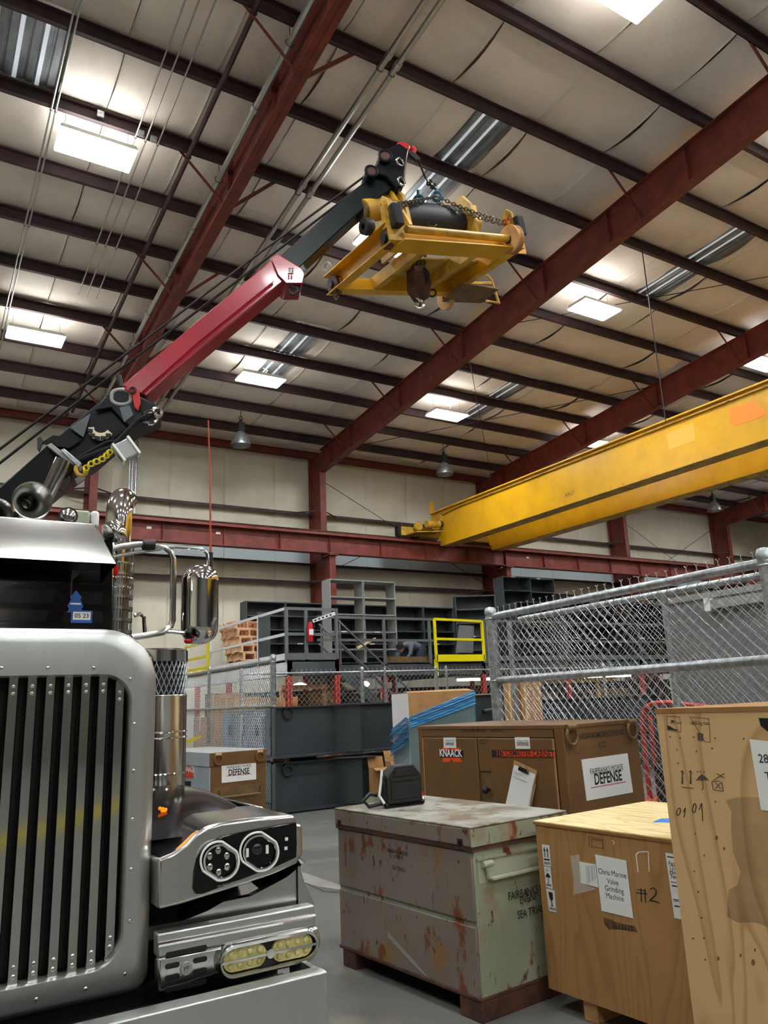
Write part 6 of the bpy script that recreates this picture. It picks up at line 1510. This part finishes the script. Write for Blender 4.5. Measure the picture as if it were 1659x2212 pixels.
sk = o.modifiers.new('skin', 'SKIN'); sk.use_smooth_shade = True
if not me.skin_vertices: 
    bm = bmesh.new(); bm.from_mesh(me); bm.verts.layers.skin.verify(); bm.to_mesh(me); bm.free()
for i, r in enumerate(Rr): me.skin_vertices[0].data[i].radius = (r, r)
me.skin_vertices[0].data[0].use_root = True
sb = o.modifiers.new('sub', 'SUBSURF'); sb.levels = 2; sb.render_levels = 2
w2 = lambda n, mb, m, **k: mb.build(n, m, PE, world=False, **k)
w2('head', MB().ball((-.5, 0, .41), .1, 12, (1.0, .8, 1.15)).ball((-.585, 0, .37), .02, 6).ball((-.5, .082, .4), .022, 6, (1, .5, 1.3)).ball((-.5, -.082, .4), .022, 6, (1, .5, 1.3)), 'skin')
w2('cap', MB().lathe([(.001, .11), (.06, .1), (.1, .05), (.109, -.01), (.107, -.03)], frame((-.51, 0, .43), (0, 1, 0), z=(-.6, 0, 1)), 20), 'cloth_dark'); w2('cap_brim', MB().prism([(-.6, -.08, .36), (-.6, .08, .36), (-.66, .05, .29), (-.66, -.05, .29)], (.01, 0, .006)), 'cloth_dark')
for s_ in (-1, 1):
    hb_ = V((-.49, .15*s_, .045)); w2('hand', MB().ball(hb_, .045, 8, (1.1, .9, .5)), 'skin')
    for k in range(4): w2('finger', MB().tube([hb_+V((-.03, -.03+.02*k, .008)), hb_+V((-.075, -.034+.023*k, .012)), hb_+V((-.112+.008*abs(k-1.5), -.036+.024*k, -.02))], [.01, .009, .007], 6), 'skin')
    w2('thumb', MB().tube([hb_+V((-.0, -.04*s_, 0)), hb_+V((-.04, -.065*s_, 0)), hb_+V((-.07, -.07*s_, -.02))], [.011, .01, .008], 6), 'skin')
    y = .13*s_
    w2('trouser_leg', MB().tube([(.2, y*.7, .42), (.08, y*.9, .24), (.01, y, .1), (.1, y, .075), (.4, y, .07)], [.135, .105, .085, .085, .07], 12), 'denim')
    w2('shoe', MB().box((.4, y-.05, .0), (.5, y+.05, .11)), 'black', bevel=.02)
# ------------------------------------------------------------------ goods under the mezzanine and behind the fence
def lamp_tube(px0, px1, py, Y, label):
    a, b = onY(px0, py, Y), onY(px1, py, Y)
    t = thing('tube_light', label, 'light', (a.x, Y, a.z), group='lit tube lights under the mezzanine')
    MB().cyl((a.x, Y, a.z), (b.x, Y, a.z), .03, n=10).build('tube', 'tube_lens', t); MB().box((a.x-.05, Y-.08, a.z+.04), (b.x+.05, Y+.08, a.z+.1)).build('housing', 'lamp_white', t)
    for x in (a.x+.1, b.x-.1): MB().cyl((x, Y, a.z+.1), (x, Y, ZD-.05), .008, n=5).build('hanger', 'galv', t)
lamp_tube(988, 1062, 1469, 17.5, 'lit tube light under the mezzanine behind the yellow gate')
lamp_tube(1268, 1362, 1462, 17.5, 'lit tube light under the mezzanine seen through the chain link gate')
for px, py, lab in ((648, 1482, 'lit round lamp under the mezzanine landing'), (784, 1478, 'lit round lamp under the mezzanine beside the stairs')):
    c = onY(px, py, 17.5); t = thing('bulkhead_lamp', lab, 'lamp', c, group='lit round lamps under the mezzanine')
    MB().ball(c, .13, 8, (1.4, 1, .6)).build('bulb', 'bulb_warm', t); MB().cyl(c+V((0, 0, .06)), V((c.x, c.y, ZD-.05)), .015, n=6).build('stem', 'galv', t)
# wooden bins and crates on the floor
def bin_(x, y, w_, d_, h, m, label, grp='wooden bins under the mezzanine', z=0):
    t = thing('wooden_bin', label, 'bin', (x, y, z), 0, group=grp)
    n = max(3, int(w_/.16))
    for i in range(n): MB().box((w_*i/n+.004, 0, .08), (w_*(i+1)/n-.004, .02, h)).build('slat', m, t, world=False, smooth=False)
    MB().box((0, .02, .06), (w_, d_, h-.02)).build('core', m, t, world=False, smooth=False)
    for s in (0, w_-.08): MB().box((s, 0, 0), (s+.08, d_, .06)).build('runner', m, t, world=False, smooth=False)
bin_(12.1, 17.3, 1.0, .9, 1.95, 'wood_raw', 'tall slatted wooden bin beneath the yellow gate')
bin_(7.3, 18.2, 1.2, 1.0, 1.9, 'wood_raw', 'slatted wooden bin beneath the landing behind the storage cage')
bin_(9.0, 18.6, .9, .9, 2.0, 'wood_dark', 'dark slatted wooden bin beneath the landing stairs')
bin_(15.2, 17.4, 1.3, .9, 1.7, 'cardboard', 'slatted tan bin under the mezzanine behind the chain link gate')
bin_(18.4, 17.6, 1.6, .9, 1.8, 'wood_dark', 'dark slatted bin at the far end under the mezzanine')
def frame_(x, y, w_, h, label):
    t = thing('timber_rack', label, 'rack', (x, y, 0), group='timber racks under the mezzanine')
    for xx in (0, w_): MB().box((xx, 0, 0), (xx+.07, .07, h)).build('upright', 'wood_pallet', t, world=False, smooth=False)
    for z in (h-.1, h*.55): MB().box((0, -.03, z), (w_+.07, .0, z+.1)).build('crosspiece', 'wood_pallet', t, world=False, smooth=False)
    MB().prism([(0.05, .02, h-.1), (.13, .02, h-.1), (w_*.9, .02, .4), (w_*.9-.08, .02, .4)], (0, .04, 0)).build('brace', 'wood_pallet', t, world=False, smooth=False)
frame_(6.75, 15.3, 1.0, 2.1, 'timber rack with diagonal brace directly beneath the landing'); frame_(8.6, 16.9, 1.6, 2.0, 'timber rack behind the landing stairs')
# yellow rack beam
yr = thing('yellow_rack', 'yellow steel rack standing under the mezzanine behind the gate', 'rack', (15.5, 16.8, 0))
MB().box((15.2, 16.75, 2.0), (18.4, 16.83, 2.12)).build('beam', 'yellow', yr, smooth=False)
for x in (15.25, 17.6): MB().box((x, 16.75, 0), (x+.08, 16.83, 2.0)).build('upright', 'yellow', yr, smooth=False)
# dark lower shelving along the wall under the deck
shD = make_shelf(2.0, .6, 2.1, 5, 'shelf_grey')
for i in range(9):
    o = shD if i == 0 else copy_tree(shD); o.location = (7.2+2.1*i, 20.9, 0); o['label'] = 'dark low shelving unit against the wall under the mezzanine'; o['group'] = 'low shelving under the mezzanine'
    WM[o.name] = o.matrix_world.copy()
# blue-grey cabinet with black handles inside the storage cage
cb = thing('locker_cabinet', 'blue-grey steel cabinet with black handles inside the storage cage', 'cabinet', (5.75, 14.5, 0))
mat('blue_grey', (110, 128, 148), .4, .3)
MB().box((5.62, 12.75, .05), (6.3, 15.7, 1.62)).build('body', 'blue_grey', cb, bevel=.01); MB().box((5.62, 12.75, 0), (6.3, 15.7, .05)).build('plinth', 'black', cb)
for y in (13.0, 13.7, 14.4, 15.1):
    D_ = MB().box((5.6, y-.2, .1), (5.62, y+.47, 1.58)).build('door', 'blue_grey', cb, bevel=.004); MB().box((5.56, y, 1.15), (5.6, y+.09, 1.35)).build('handle', 'black', D_)
for i, (y, z) in enumerate(((15.85, 0), (16.65, 0), (17.5, 0))):
    t = thing('caged_carton', ('brown carton standing on the floor inside the storage cage', 'brown carton with a taped lid inside the storage cage', 'large brown carton at the far end of the storage cage')[i], 'carton', (5.9, y, 0), .05*i, group='cartons in the storage cage')
    h = (1.9, 2.0, 1.5)[i]; MB().box((0, 0, 0), (.6, .7, h)).build('carton', 'cardboard', t, world=False, smooth=False); MB().box((-.002, .32, h-.3), (.602, .38, h+.002)).build('tape', 'wood_pale', t, world=False, smooth=False)
# grey steel enclosure behind the gate
e0 = onX(1430, 1300, 7.0)
EN = thing('steel_enclosure', 'large plain grey steel enclosure standing behind the chain link gate', 'enclosure', (7.0, e0.y, 0))
MB().box((7.0, 1.0, .05), (8.6, e0.y, 2.6)).build('wall', 'door_grey', EN, smooth=False); MB().box((6.98, 1.0, 2.56), (8.62, e0.y+.02, 2.62)).build('top_edge', 'shelf_light', EN, smooth=False); MB().box((7.05, 1.05, 0), (8.5, e0.y-.05, .05)).build('plinth', 'dark_steel', EN, smooth=False)
MB().box((6.99, 3.2, .1), (7.0, 3.22, 2.55)).build('panel_joint', 'dark_steel', EN, smooth=False)
c = onX(1595, 1268, 6.95); MB().box((6.92, c.y-.32, 2.44), (6.98, c.y+.32, 2.53)).build('door_closer', 'shelf_light', EN, smooth=False); MB().box((6.9, c.y+.32, 2.42), (6.98, c.y+.38, 2.55)).build('closer_bracket', 'paper', EN, smooth=False)
# red tube cart
CA = thing('tube_cart', 'red tubular cart with an orange base behind the brown cabinet and fence', 'cart', (6.4, 5.4, 0))
p = [onX(x, y, 6.45) for x, y in ((1402, 1700), (1393, 1620), (1388, 1560), (1394, 1530), (1410, 1520), (1440, 1517))]
MB().tube([V((6.45, p[0].y, .25))]+p+[V((6.45, 4.75, p[-1].z-.05)), V((6.45, 4.6, .25))], .026, 10).build('frame_tube', 'cart_red', CA)
p2 = [onX(x, y, 6.3) for x, y in ((1422, 1700), (1410, 1600), (1404, 1545))]; MB().tube([V((6.3, p2[0].y, .25))]+p2, .024, 10).build('frame_tube', 'cart_red', CA)
MB().box((6.05, 4.5, .2), (6.95, 5.7, .62)).build('base_box', 'orange_red', CA, bevel=.01)
for z in (.95, 1.12): MB().cyl((6.42, 5.35, z), (6.42, 4.65, z), .018, n=8).build('cross_bar', 'rail_white', CA)
MB().box((6.2, 4.7, .62), (6.7, 5.3, .98)).build('pump_unit', 'dark_steel', CA, bevel=.02); MB().cyl((6.25, 5.0, 1.0), (6.25, 5.0, 1.3), .16, n=18).build('tank', 'steel_grey', CA)
for y in (4.65, 5.55):
    for x in (6.15, 6.85): MB().cyl((x-.03, y, .1), (x+.03, y, .1), .1, n=16).build('wheel', 'rubber', CA)
# upright cardboard sheets behind the gate
for i, (pa, pb) in enumerate(((1085, 1112), (1122, 1142))):
    a, b = onX(pa, 1460, 6.6), onX(pb, 1462, 6.6)
    t = thing('cardboard_tube_carton', ('tall narrow brown carton standing beside the fence post', 'tall narrow brown carton standing inside the gate upright')[i], 'carton', (6.6, a.y, 0), group='tall narrow cartons behind the gate')
    MB().box((6.6, b.y, 0), (6.78, a.y, a.z)).build('carton', 'cardboard', t, smooth=False); MB().box((6.596, (a.y+b.y)/2-.02, .1), (6.6, (a.y+b.y)/2+.02, a.z-.1)).build('tape_seam', 'wood_pale', t, smooth=False)
# grey steel box beyond the carton
t = thing('steel_bin', 'dark grey steel bin with a pipe stub beyond the blue wrapped carton', 'bin', (8.9, 10.6, 0))
a, b = onY(1026, 1502, 10.6), onY(1062, 1550, 10.6)
MB().box((a.x-.2, 10.6, .05), (b.x+.35, 11.4, a.z)).build('body', 'trough_grey', t, smooth=False); MB().box((a.x-.2, 10.55, a.z), (b.x+.35, 11.4, a.z+.02)).build('rim', 'shelf_light', t, smooth=False); MB().cyl((b.x-.25, 10.5, b.z+.1), (b.x+.1, 10.5, b.z+.14), .04).build('pipe_stub', 'black', t)
for x in (a.x-.1, b.x+.2): MB().box((x, 10.65, 0), (x+.1, 11.3, .05)).build('foot', 'trough_grey', t, smooth=False)
